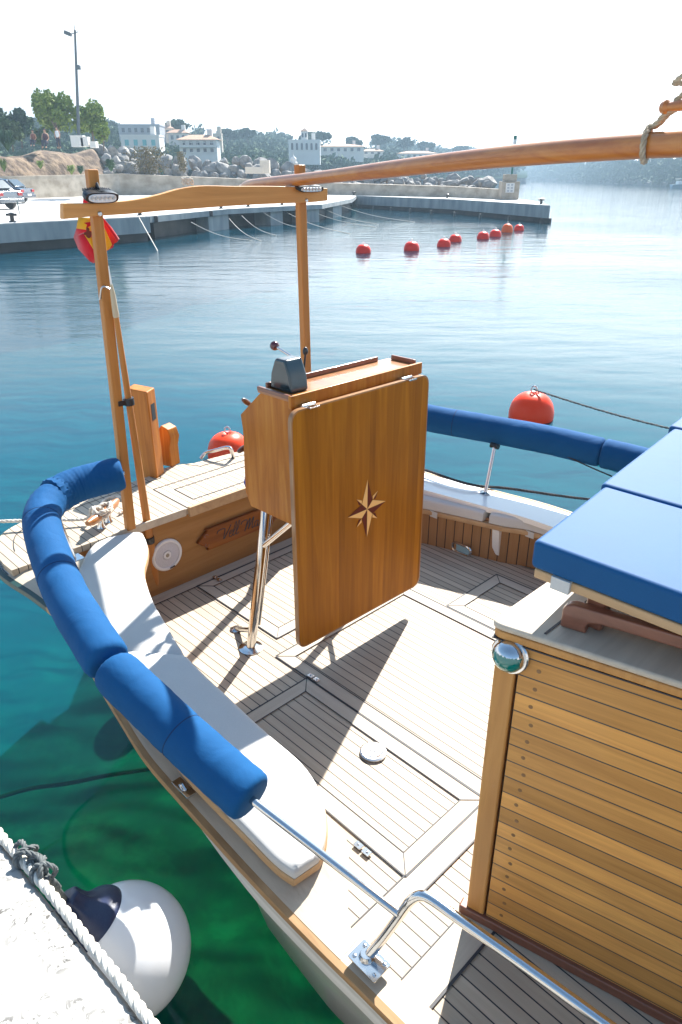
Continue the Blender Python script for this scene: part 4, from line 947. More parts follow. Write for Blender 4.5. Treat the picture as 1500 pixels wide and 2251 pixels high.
# slim boat hook lashed to the post
b0_ = lz(347,1303,FL+.004); tpb = loc(atY(243,612, at(287,1163,.985).y-.0)); 
ax_ = (tpb-b0_); 
def hk(t_): return b0_+ax_*t_+V(0,0,0)
hook = empty('boat_hook', wld(*b0_), BA, 'slim varnished pole strapped to the tall left post, foot on the cockpit floor', 'pole')
def shift(o, og): o.data.transform(Matrix.Translation(-Vector(og))); return o
mb = MB(); mb.tube([hk(t_) for t_ in (0,.02,.2,.5,.9)], [.013,.021,.021,.018,.012], 14, flat=.62); shift(mb.build('shaft', M['pole'], parent=hook), b0_)
mb = MB(); mb.tube([hk(.9), hk(.905), hk(.96), hk(.985)], [.0125,.014,.011,.006], 12, flat=.7); shift(mb.build('taped_end', mat('pale_tape', (.5,.42,.28), .6), parent=hook), b0_)
mb = MB(); hp = hk(.985); mb.tube([hp, hk(1.0), hk(1.03)], [.005,.004,.002], 8); mb.tube(cr([hk(.97), hk(.972)+V(-.02,-.03,.012), hk(.95)+V(-.03,-.045,-.005)], 8), .0035, 8); shift(mb.build('hook', M['steel_b'], parent=hook), b0_)
for py, z_ in ((821, None), (1122, None)):
    t_ = .665 if py == 821 else .205
    p = hk(t_); mb = MB(); mb.lathe([(.023,-.016),(.024,0),(.023,.016)], p, ax_, 14); mb.box(p+V(.0,-.03,0), (.022,.05,.022)); mb.build('pole_clip', M['black'], parent=gal)
# flag hanging behind the post
FY = at(287,1163,.985).y+.10
def fp(px, py, dy=0): return loc(atY(px, py, FY+dy))
mb = MB()
def patch_(pts, m_, dys):
    mb.cur = m_; n_ = len(pts)
    c_ = V(0,0,0); P_ = [fp(x, y, d) for (x, y), d in zip(pts, dys)]; cx_ = sum(P_, V(0,0,0))/n_
    mb.add(P_+[cx_+V(.006,-.004,0)], [(k, (k+1) % n_, n_) for k in range(n_)])
patch_([(184,426),(193,420),(200,452),(182,452)], 0, (0,.02,.03,.01))
patch_([(172,478),(200,478),(212,486),(216,488),(218,512),(188,505),(168,502)], 1, (-.02,-.02,-.01,-.01,-.01,-.02,-.03))
patch_([(168,502),(175,491),(200,488),(206,505),(204,522),(184,512),(162,522)], 0, (-.012,-.02,-.03,-.01,0,-.01,.0))
patch_([(162,522),(184,513),(205,548),(216,572),(206,579),(198,575),(172,547)], 0, (0,-.02,-.02,0,.01,0,.01))
patch_([(184,513),(196,517),(206,525),(212,552),(206,548)], 1, (-.04,-.04,-.03,-.03,-.04))
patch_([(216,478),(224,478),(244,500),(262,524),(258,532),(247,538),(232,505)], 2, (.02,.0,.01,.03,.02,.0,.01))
patch_([(222,476),(226,478),(246,500),(263,525),(259,531),(243,508)], 0, (-.004,-.006,.004,.02,.012,-.004))
patch_([(216,488),(232,505),(247,538),(240,548),(228,554),(218,535)], 1, (-.01,-.01,-.01,-.01,-.01,-.01))
patch_([(247,538),(251,537),(249,544),(229,555),(228,550),(240,546)], 0, (-.002,0,.004,.02,.02,.004))
mb.cur = 3; p = fp(195,515,-.045); 
for a, b, s_ in ((0,0,.013),(-.014,.003,.005),(.014,.003,.005),(0,.018,.007)): mb.prism([p+V(-.001, a+math.cos(q)*s_, b+math.sin(q)*s_*1.15) for q in (k*math.pi/5 for k in range(10))], (.001,0,0))
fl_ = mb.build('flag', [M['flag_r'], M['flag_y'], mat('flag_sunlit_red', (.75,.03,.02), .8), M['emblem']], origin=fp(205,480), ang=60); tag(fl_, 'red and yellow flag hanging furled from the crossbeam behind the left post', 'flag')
md = fl_.modifiers.new('th', 'SOLIDIFY'); md.thickness = .002
# mooring line on the quarter cleat
mb = MB(); cc_ = cm+V(0,0,.035)
for k in range(3):
    s_ = (-1,1,.2)[k]; q = [cc_+d*(math.cos(a)*.05*1.1)+V(-d.y,d.x,0)*(math.sin(a)*.032)*(1 if k % 2 else -1)+V(0,0,.012+.012*math.sin(2*a)+k*.01) for a in (2*math.pi*j/24 for j in range(25))]; rope_pts(mb, q, .0085)
rope_pts(mb, cr([cc_+V(0,0,.03), cc_+V(-.06,-.03,.02), lz(190,1140,SD+.03), lz(100,1143,SD+.04), lz(0,1146,SD+.05), lz(-160,1150,SD+.12)], 50), .0085)
tail = [lz(262,1128,SD+.012), lz(285,1112,SD+.012), lz(275,1096,SD+.012), lz(240,1094,SD+.012), lz(222,1112,SD+.012), lz(238,1128,SD+.012), cc_]
rope_pts(mb, cr(tail, 40), .008)
tag(mb.build('mooring_rope', M['rope'], origin=cc_), 'white mooring rope wound on the wooden cleat and led off the stern', 'rope')
mb = MB(); rope_pts(mb, cr([loop[iC]+V(.3,.05,.01), lz(1030,1064,.9), lz(1120,1074,.86), lz(1290,1097,.80), lz(1480,1110,.72)], 40), .008); tag(mb.build('mooring_rope', M['rope_dark'], origin=lz(1030,1064,.9)), 'dark mooring rope along the outside of the far gunwale', 'rope')
# ================================================================== NEAR QUAY, ROPE, FENDER
QZ = 1.0
qa, qb = at(-8,1822,QZ), at(333,2251,QZ); qd = (qb-qa).normalized(); qn = V(-qd.y, qd.x, 0)
if qn.y > 0: qn = -qn            # pointing away from the water
mb = MB(); a = qa-qd*9; b = qb+qd*9; n_ = 160; rings = []
for k in range(n_+1):
    p = a.lerp(b, k/n_); j = .004*mnoise.noise(p*6); rings.append([p+qn*(.006)+V(0,0,-2.2), p+qn*(.004+j)+V(0,0,-.03), p+qn*(.008+j)+V(0,0,-.010), p+qn*.02+V(0,0,-.002), p+qn*.05, p+qn*6, p+qn*6+V(0,0,-2.2)])
mb.loft(rings); q_ = mb.build('quay', M['quay'], frame='world', ang=50); q_['kind'] = 'structure'
rr0 = .0115
rl = cr([at(-30,1790,QZ)+qn*.0, at(0,1836,QZ), at(60,1905,QZ), at(120,1975,QZ), at(200,2078,QZ), at(262,2155,QZ), at(318,2232,QZ), at(380,2310,QZ)], 50)
mb = MB(); rope_pts(mb, [p+V(0,0,.004) for p in rl], rr0, pitch=.075, n=8, step=.006); tag(mb.build('quay_rope', M['rope'], origin=rl[20], frame='world'), 'thick white three strand rope lying along the edge of the stone quay', 'rope')
kc = at(72,1900,QZ)+V(0,0,.012)
mb = MB()
for k, (px, py, az_) in enumerate(((52,1880,.2),(66,1896,.9),(84,1912,.3),(98,1926,1.0),(60,1888,1.6),(90,1918,-.4))):
    c = at(px, py, QZ)+V(0,0,.012); R_ = Matrix.Rotation(az_-.7, 3, 'Z') @ Matrix.Rotation(1.2+.3*math.sin(k*2), 3, 'X'); q = [c+R_ @ V(math.cos(a_)*.027, math.sin(a_)*.021, .006*math.sin(2*a_)) for a_ in (2*math.pi*j/24 for j in range(25))]; rope_pts(mb, q, .0062, n=6)
rope_pts(mb, cr([kc, at(115,1935,.985), at(130,1952,.93)], 12), .007)
tag(mb.build('rope_knot', M['rope_gray'], origin=kc, frame='world'), 'dark grey knot tied round the white quay rope above the fender', 'rope')
fc_ = at(277,2092,.42); fr0 = .19
nk = at(108,1945,.70); axn = (nk-fc_); axl = axn.length; axn = axn.normalized()
fen = empty('ball_fender', fc_-V(0,0,fr0), 0, 'big white ball fender with navy neck hanging between quay and boat', 'fender')
pr_ = []
for k in range(0, 37):
    th = math.pi*k/36; r_ = fr0*math.sin(th); h_ = -fr0*math.cos(th)
    if h_ > fr0*.86: break
    pr_.append((max(r_, .0005), h_))
kk = pr_[-1]
off_ = fc_-V(0,0,fr0)
mb = MB(); mb.lathe(pr_, fc_-off_, axn, 56, cap=True); mb.build('ball', M['fender'], parent=fen, ang=60)
nl = axl
pn = [(kk[0]*1.004, kk[1]-.004), (kk[0]*.96, kk[1]+.012), (kk[0]*.84, kk[1]+.028), (kk[0]*.62, kk[1]+.045), (.048, kk[1]+.065), (.04, kk[1]+.09), (.036, kk[1]+.11), (.012, kk[1]+.115)]
pnn = [(p.x, p.y) for p in cr([V(a, b, 0) for a, b in pn], 28)]
mb = MB(); mb.lathe(pnn, fc_-off_, axn, 48)
for i, v in enumerate(mb.v):
    k_ = i//48; a_ = (i % 48)/48*2*math.pi
    if 12 < k_ < 26:
        c_ = fc_-off_+axn*(Vector(v)-(fc_-off_)).dot(axn); d_ = Vector(v)-c_; mb.v[i] = tuple(c_+d_*(1+.10*math.sin(a_*7)*math.sin(math.pi*(k_-12)/14)))
mb.build('neck', M['fender_navy'], parent=fen, ang=60)
mb = MB(); ep = fc_-off_+axn*(kk[1]+.11); rope_pts(mb, cr([ep, (ep+(at(112,1936,.985)-off_))/2, at(104,1930,1.005)-off_], 12), .007); mb.build('lanyard', M['rope_gray'], parent=fen)
# rope lying on the seabed
mb = MB(); mb.tube(cr([at(-40,1765,-1.1), at(60,1735,-1.1), at(150,1722,-1.1), at(235,1705,-1.1), at(330,1690,-1.1)], 30), .014, 8); tag(mb.build('sunken_rope', mat('weedy_rope', (.08,.09,.02), .9), frame='world', origin=at(60,1735,-1.1)), 'weedy rope stretched under the green water beside the hull', 'rope')
# ================================================================== THE HARBOUR AND THE SHORE (world frame)
def W(mb, name, m_, parent=None, **k):
    return mb.build(name, m_, parent=parent, frame='world', **k)
conc = noisy('pale_concrete', (.62,.6,.56), (.52,.5,.47), 1.2, .85, .3, .01)
concface = noisy('blue_grey_concrete', (.22,.25,.26), (.36,.38,.38), 1.1, .85, .3, .01, sc=(1.4,1.4,.35))
concdark = noisy('shade_toned_concrete', (.012,.015,.015), (.04,.04,.038), 1.5, .6, .2, .01)  # near-black base colour stands in for shade under the pier and its foot
stone_wall = noisy('rendered_stone_wall', (.30,.25,.19), (.5,.44,.36), .9, .9, .5, .04, sc=(1,1,1.6), detail=8)
rockm = noisy('limestone_boulder', (.2,.19,.18), (.36,.34,.31), 1.6, .9, .6, .05, detail=8)
earth = noisy('earth_bank', (.07,.04,.022), (.22,.15,.09), 1.3, .95, 1, .25, detail=12, lo=.4, hi=.6)
leafm = noisy('sunlit_leaves', (.15,.22,.04), (.24,.3,.07), 1.2, .8, spec=.2)
leafd = noisy('pine_needles', (.035,.075,.035), (.06,.11,.045), .6, .85, spec=.15)
leafo = noisy('olive_leaves', (.08,.13,.06), (.12,.17,.08), .6, .85, spec=.15)
barkm = noisy('bark', (.13,.1,.08), (.2,.16,.12), 8, .9)
whitew = noisy('white_render', (.72,.70,.66), (.66,.64,.6), .6, .8)
creamw = noisy('cream_render', (.6,.52,.42), (.55,.48,.4), .6, .8)
greyw = noisy('grey_render', (.42,.42,.44), (.36,.37,.4), .6, .8)
tilem = noisy('roof_tiles', (.42,.24,.15), (.5,.31,.2), 3, .85)
glassm = mat('window_glass', (.05,.07,.09), .1)
steelp = mat('painted_steel', (.1,.12,.13), .5)
PZ = 1.0
edge_px = [(-260,507),(0,491),(167,483),(327,475),(500,459),(707,449),(773,437),(783,430)]
edge = [at(x, y, PZ) for x, y in edge_px]
edge2 = [at(x, y, PZ) for x, y in ((783,430),(1000,438),(1207,451))]
wall_px = [(-200,447),(50,437),(267,429),(480,427.5),(723,428),(1000,434),(1112,439)]
wallp = [at(x, y, PZ) for x, y in wall_px]
pier = empty('pier', at(500,459,0), 0, 'long concrete pier across the water with dark open bays under its deck', 'pier')
po = Vector(pier.location)
def Wp(mb, name, m_, **k):
    o = W(mb, name, m_, pier, **k); o.data.transform(Matrix.Translation(-po)); return o
endp = edge2[-1]; back = endp+V(1.0,6.5,0)
deckpoly = edge + edge2[1:] + [back, wallp[-1]+V(1.5,3,0)] + [p+V(0,1.5,0) for p in wallp[::-1]]
mb = MB(); mb.prism([V(p.x,p.y,PZ) for p in deckpoly], (0,0,-.26)); Wp(mb, 'deck', conc, smooth=False)
def wallstrip(P_, z0, z1, out, th, name, m_):
    mb = MB(); R_ = []
    for i, p in enumerate(P_):
        a, b = P_[max(i-1,0)], P_[min(i+1,len(P_)-1)]; t_ = (b-a).normalized(); n_ = V(t_.y,-t_.x,0)
        R_.append([V(p.x,p.y,z0)+n_*out, V(p.x,p.y,z1)+n_*out, V(p.x,p.y,z1)-n_*(th-out), V(p.x,p.y,z0)-n_*(th-out)])
    mb.loft(R_); return Wp(mb, name, m_, ang=20)
wallstrip(edge[:4], .34, .97, .04, 1.2, 'quay_face', concface)
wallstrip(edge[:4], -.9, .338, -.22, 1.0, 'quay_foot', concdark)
wallstrip([edge[3]]+edge[3:], .735, .985, .05, .5, 'deck_edge', concface)
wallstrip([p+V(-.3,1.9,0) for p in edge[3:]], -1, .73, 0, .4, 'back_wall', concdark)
wallstrip(edge2, .28, .985, .05, .15, 'quay_face', concface)
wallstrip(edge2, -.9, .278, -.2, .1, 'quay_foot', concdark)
# square piers carrying the deck
for (x0, x1) in ((455,505),(590,617),(675,705),(733,752)):
    a = at(x0, 470 if x0 < 500 else 458, .7); b = at(x1, 466 if x0 < 500 else 456, .7)
    ss = [];
    def on_edge(px):
        for p, q in zip(edge, edge[1:]):
            pa = 750+F*p.x/(p.y*cp-(PZ-H)*sp); pb = 750+F*q.x/(q.y*cp-(PZ-H)*sp)
            if pa <= px <= pb: t_ = (px-pa)/(pb-pa); return p.lerp(q, t_)
        return edge[-1]
    a, b = on_edge(x0), on_edge(x1); d = (b-a).normalized(); n_ = V(-d.y, d.x, 0)
    mb = MB(); mb.prism([V(p.x,p.y,-.9) for p in (a+n_*.12, b+n_*.12, b+n_*1.6, a+n_*1.6)], (0,0,1.62)); Wp(mb, 'support', concface, smooth=False)
for k in range(9):
    t_ = k/8; p = edge2[0].lerp(edge2[1], t_*1.0) if t_ < .5 else edge2[1].lerp(edge2[2], (t_-.5)*2); p = edge2[0].lerp(edge2[-1], t_*.97+.01)
    mb = MB(); mb.box(V(p.x, p.y-.02, -.2), (.12,.3,.9)); Wp(mb, 'fender_strip', M['black'], smooth=False)
for px, py, lx, ly in ((455,463,440,470),(338,478,333,470)):
    p = on_edge(px); mb = MB(); mb.box(V(p.x, p.y-.12, .86), (.32,.12,.26)); Wp(mb, 'rubber_block', M['black'], bevel=.03)
# bollards
blab = ['black bollard at the far left end of the pier edge', 'bollard on the pier edge beside the flag', 'bollard on the pier edge under the crossbeam', 'bollard on the pier edge left of the right post', 'bollard on the pier edge right of the right post', 'bollard at the inner corner of the pier', 'bollard on the outer arm of the pier, above the red buoys', 'bollard at the very end of the pier']
bpos = [(22,489),(305,474),(485,459),(545,455),(620,451),(778,430),(985,436),(1192,449)]
bol = None
for (x, y), lb_ in zip(bpos, blab):
    p = at(x, y, PZ)+V(0,.25,0)
    if bol is None:
        bol = empty('bollard', p, 0, lb_, 'bollard', 'bollards along the pier edge')
        mb = MB(); mb.lathe([(.14,0),(.13,.03),(.08,.05),(.075,.22),(.10,.26),(.10,.30),(.04,.33)], (0,0,.001), n=20); W(mb, 'post', M['black'], bol); mb = MB(); mb.tube([V(-.19,0,.25), V(.19,0,.25)], [.045,.045], 12); W(mb, 'horn', M['black'], bol)
    else:
        c = copy_tree(bol); c.location = p; c['label'] = lb_
# mooring lines sagging from the pier into the water
mlab = ['pale mooring line hanging steeply from the pier near the flag', 'mooring line from the pier, second from the left', 'mooring line from the pier just left of the right post', 'mooring line passing behind the right post', 'mooring line dipping right of the right post', 'longer mooring line right of the right post', 'mooring line from the inner corner of the pier', 'thin mooring line left of the right post, lowest in the water', 'short hanging line under the pier deck']
ml = [((308,478),(347,552)),((422,488),(555,529)),((533,474),(608,518)),((580,467),(683,505)),((625,463),(770,514)),((672,458),(828,500)),((705,455),(832,493)),((505,480),(575,530)),((745,450),(912,488))]
for ((x0,y0),(x1,y1)), lb_ in zip(ml, mlab):
    a = at(x0, y0, PZ*.72) if x0 > 320 else at(x0, y0, PZ+.02); a.y -= .15; b = at(x1, y1, 0); pts = []
    for k in range(15):
        t_ = k/14; p = a.lerp(b, t_); p.z -= .42*math.sin(math.pi*t_)*(0 if x0 < 320 else .5)*(1-t_*.3); pts.append(p)
    mb = MB(); mb.tube(pts+[pts[-1]+V(0,0,-.3)], .02 if x0 < 320 else .016, 6); tag(W(mb, 'mooring_line', M['rope'], origin=a), lb_, 'rope', 'mooring lines hanging from the pier')
# sea wall
top_px = [(-200,392),(50,387),(267,382),(480,391),(723,402),(1000,410),(1112,417)]
mb = MB(); R_ = []
for p, (x, y) in zip(wallp, top_px):
    zt_ = atY(x, y, p.y).z; R_.append([V(p.x,p.y,PZ), V(p.x,p.y,zt_-.06), V(p.x,p.y-.03,zt_-.06), V(p.x,p.y-.03,zt_), V(p.x,p.y+1.3,zt_+.02), V(p.x,p.y+1.3,PZ)])
mb.loft(R_); sw = tag(W(mb, 'sea_wall', stone_wall, origin=wallp[3], ang=20), 'long beige stone sea wall running behind the pier deck', 'wall')
def wall_at(px):
    for (a, b, (xa, ya), (xb, yb)) in zip(wallp, wallp[1:], top_px, top_px[1:]):
        if xa <= px <= xb:
            t_ = (px-xa)/(xb-xa); p = a.lerp(b, t_); return p, atY(px, ya+(yb-ya)*t_, p.y).z
    return wallp[-1], 1.9
# boulders of the breakwater
rk = random.Random(11); rocks = []
for v_ in range(7):
    bm = bmesh.new(); bmesh.ops.create_icosphere(bm, subdivisions=2, radius=1)
    sd_v = V(v_*7.3, 1, 2)
    cuts = [Vector((rk.gauss(0,1), rk.gauss(0,1), rk.gauss(0,1))).normalized() for _ in range(9)]
    for q in bm.verts:
        for c_ in cuts:
            dd = q.co.dot(c_)-.68
            if dd > 0: q.co -= c_*dd
        q.co *= 1+.12*mnoise.noise(q.co*1.7+sd_v)
    me = bpy.data.meshes.new('boulder'); bm.to_mesh(me); bm.free(); me.materials.append(rockm); rocks.append(me)
toprow = [(235,322),(300,330),(360,345),(430,348),(480,352),(540,342),(590,350),(640,366),(700,380),(760,376),(830,376),(900,378),(980,382),(1050,386),(1098,392)]
def top_y(px):
    for (xa, ya), (xb, yb) in zip(toprow, toprow[1:]):
        if xa <= px <= xb: return ya+(yb-ya)*(px-xa)/(xb-xa)
    return 392
x = 236; n_r = 0
while x < 1096:
    p, zt_ = wall_at(x); yt = top_y(x); r0 = .62 if x < 480 else .58
    if x > 700: r0 = .5
    rows = 4
    yb_ = [y for y in (382,)]
    ywall = 750 and [a for a in (0,)]
    ztop = atY(x, yt, p.y+3).z
    for rw in range(rows):
        t_ = rw/(rows-1); yy = p.y+1.5+t_*2.6+rk.uniform(-.3,.3); zz = zt_-.35+(ztop-zt_-.1)*t_+rk.uniform(-.15,.15)
        if x > 450 and x < 640 and rw == 0 and rk.random() < .2: continue
        xx = p.x+(x*0)+rk.uniform(-.4,.4)+(p.x/p.y)*(yy-p.y)
        r = r0*rk.uniform(.5,1.5)*(.9+.25*t_)
        o = bpy.data.objects.new('boulder', rocks[rk.randrange(7)]); COL.objects.link(o); o.location = (xx, yy, zz); o.scale = (r*rk.uniform(.9,1.35), r, r*rk.uniform(.65,1.0)); o.rotation_euler = (rk.uniform(-.6,.6), rk.uniform(-.6,.6), rk.uniform(0,6.3))
        tag(o, 'grey limestone boulder piled behind the sea wall', 'boulder', 'breakwater boulders behind the sea wall'); n_r += 1
    x += 22 if x < 700 else 19
# core of the mound and the earth bank on the left
mb = MB(); R_ = []
for x in range(-200, 1100, 20):
    p, zt_ = wall_at(x); yt = top_y(x) if x > 235 else (318 if x > 60 else 322)+ (8*math.sin(x*.05)); zt2 = (atY(x, yt, p.y+4).z-.45) if x < 225 else zt_-.25
    k_ = p.x/p.y; R_.append([V(p.x+k_*a, p.y+a, z_) for a, z_ in ((1.25,zt_-.1),(2.2,zt_+(zt2-zt_)*.35),(3.2,zt_+(zt2-zt_)*.8),(4.4,zt2),(9,zt2+.1 if x < 225 else zt2-.5),(11,-.5))])
mb.loft(R_, closed=False, cap=False)
for i, v in enumerate(mb.v):
    if 0 < i % 6 < 4: v = Vector(v); q = (mnoise.noise(v*.45)*.9+mnoise.noise(v*1.5)*.7)*(1 if i//6 < 21 else .1); mb.v[i] = tuple(v+V(0,-q,q*.7))
o = W(mb, 'bank', earth, ang=180, subdiv=2); o['kind'] = 'structure'
# foliage helpers
def foliage(mb, c, rx, rz, n, leaf, rng, clumps=9, flat=1.0):
    c = Vector(c); cl_ = []
    for _ in range(clumps):
        a = rng.uniform(0, 6.28); e_ = rng.uniform(-.5, 1); rr_ = rng.uniform(.3, .78); cl_.append((c+V(math.cos(a)*rx*rr_, math.sin(a)*rx*rr_, rz*e_*.62), rng.uniform(.3,.5)))
    for _ in range(n):
        cc_, q = cl_[rng.randrange(clumps)]; d_ = V(rng.gauss(0,1), rng.gauss(0,1), rng.gauss(0,.75)); d_.normalize(); r_ = q*(.5+.5*rng.random()**.5)
        mb.leaf(cc_+V(d_.x*rx*r_, d_.y*rx*r_, d_.z*rz*r_), leaf*rng.uniform(.6,1.3), rng)
def tree(px, pyb, pyt, Y, wpx, m_, label, kind='broadleaf_tree', n=1500, leaf=.16, clumps=14, group=None, crown_lo=.12, zbase=None):
    b = atY(px, pyb, Y); t_ = atY(px, pyt, Y); hgt = t_.z-b.z; rx = abs(atY(px+wpx/2, pyt, Y).x-t_.x); rng = random.Random(int(px*7+Y))
    root = empty(kind, b, 0, label, 'tree', group)
    mb = MB(); mb.tube([V(0,0,-.3), V(.03*hgt,0,hgt*.3), V(-.02*hgt,0,hgt*.6), V(.0,0,hgt*.85)], [hgt*.035,hgt*.028,hgt*.02,hgt*.008], 8)
    for _ in range(7):
        z_ = rng.uniform(.25,.65)*hgt; a = rng.uniform(0,6.28); mb.tube([V(0,0,z_), V(math.cos(a)*rx*.35, math.sin(a)*rx*.35, z_+hgt*.12), V(math.cos(a)*rx*.7, math.sin(a)*rx*.7, z_+hgt*.2)], [hgt*.014,hgt*.009,hgt*.004], 6)
    W(mb, 'trunk', barkm, root)
    mb = MB(); zc = hgt*(crown_lo+1)/2; foliage(mb, V(0,0,zc), rx, hgt*(1-crown_lo)/2*1.15, n, leaf, rng, clumps); W(mb, 'crown', m_, root, smooth='leaf')
    return root
tree(128, 318, 204, 62, 85, leafm, 'green tree with a ragged top just left of the tall lamp post', n=5200, leaf=.14, clumps=22)
tree(205, 318, 230, 62.5, 78, leafm, 'lighter green rounded tree just right of the tall lamp post', n=5200, leaf=.14, clumps=20)
tree(228, 322, 268, 61, 34, leafm, 'small yellowish bush right of the two trees by the lamp post', 'bush', n=900, leaf=.12, crown_lo=0)
tree(-6, 322, 222, 75, 80, leafd, 'dark pine cut by the left edge of the picture', 'pine_tree', n=2200, leaf=.2, clumps=16)
tree(48, 318, 240, 78, 70, leafd, 'dark pine between the left edge and the green trees', 'pine_tree', n=2000, leaf=.2, clumps=14)
tree(28, 325, 262, 66, 60, leafo, 'greyish bush in front of the dark pines on the bank', 'bush', n=1200, leaf=.15, crown_lo=0)
tree(92, 322, 275, 66, 40, leafo, 'low bush behind the people sitting on the bank', 'bush', n=700, leaf=.13, crown_lo=0)
tree(212, 345, 300, 54.5, 30, leafo, 'small bush on top of the first boulders', 'bush', n=300, leaf=.1, crown_lo=0) if False else None
for px, py, Y, wpx, hpx, lb_, m_ in ((18,332,58,58,46,'spiky agave plant at the left end of the bank', leafd),(90,372,56.4,26,20,'low green plant on the slope of the bank below the people', leafm),(158,384,56.2,30,22,'green plant at the foot of the bank behind the sea wall', leafm),(178,383,56.4,26,20,'darker plant at the foot of the bank, next to the first boulders', leafd),(245,378,56.5,34,30,'shrub growing among the first boulders', leafd),(10,378,56.2,26,30,'yellow green plant at the left edge behind the parked cars', leafm)):
    b = atY(px, py, Y); rx = abs(atY(px+wpx/2, py, Y).x-b.x); rng = random.Random(px); mb = MB(); hh = (atY(px, py-hpx, Y).z-b.z)
    for _ in range(110):
        a = rng.uniform(0,6.28); l_ = rng.uniform(.6,1); p1 = V(math.cos(a)*rx*l_*.6, math.sin(a)*rx*l_*.6, hh*rng.uniform(.4,1)); p2 = V(math.cos(a)*rx*l_, math.sin(a)*rx*l_, p1.z*rng.uniform(.5,1.05)); s_ = V(-math.sin(a), math.cos(a), 0)*rx*.05
        mb.add([V(0,0,0)-s_, V(0,0,0)+s_, p1+s_, p1-s_, p2], [(0,1,2,3),(3,2,4)])
    o = mb.build('plant', m_, frame='world', smooth='leaf'); o.location = b; tag(o, lb_, 'plant')
# trailing ivy over the boulders
for px, py, wpx, hpx, lb_ in ((322,352,66,50,'brown green creeper hanging over the boulders above the sea wall'),(398,356,16,40,'narrow strand of creeper between two boulders')):
    p, zt_ = wall_at(px); b = atY(px, py, p.y+1.2); mb = MB(); rng = random.Random(px)
    rx = wpx/2/F*p.y; hz_ = hpx/2/F*p.y
    for _ in range(1500 if wpx > 30 else 500): mb.leaf(V(rng.gauss(0,.42)*rx*1.2, rng.uniform(-.2,.9), rng.uniform(-1,1)*hz_*(1-.3*abs(rng.gauss(0,.4)))), rng.uniform(.05,.12), rng)
    o = mb.build('creeper', noisy('creeper_leaves', (.13,.11,.03), (.22,.15,.05), 3, .9), frame='world', smooth='leaf'); o.location = b; tag(o, lb_, 'plant')
# lamp post
lb0 = atY(172,300,60); lt = atY(165,66,60)
lamp = empty('lamp_post', lb0, 0, 'tall thin lamp post standing beside the green trees on the bank', 'lamp')
mb = MB(); mb.tube([V(0,0,-.5), (lt-lb0)], [.13,.075], 14); W(mb, 'pole', steelp, lamp)
tp_ = lt-lb0
mb = MB(); mb.tube([tp_+V(-.35,0,-.25), tp_+V(.25,0,-.1)], .03, 8); mb.tube([tp_, tp_+V(.02,0,.35)], [.03,.015], 6); W(mb, 'arm', steelp, lamp)
mb = MB(); mb.box(tp_+V(-.5,-.1,-.22), (.5,.35,.24), Matrix.Rotation(.35,3,'Y')); W(mb, 'lamp_head', steelp, lamp, bevel=.05)
mb = MB(); p7 = (lb0.lerp(lt,.66)-lb0); mb.box(p7+V(.22,-.1,0), (.3,.3,.28)); W(mb, 'lower_lamp_head', steelp, lamp, bevel=.05)
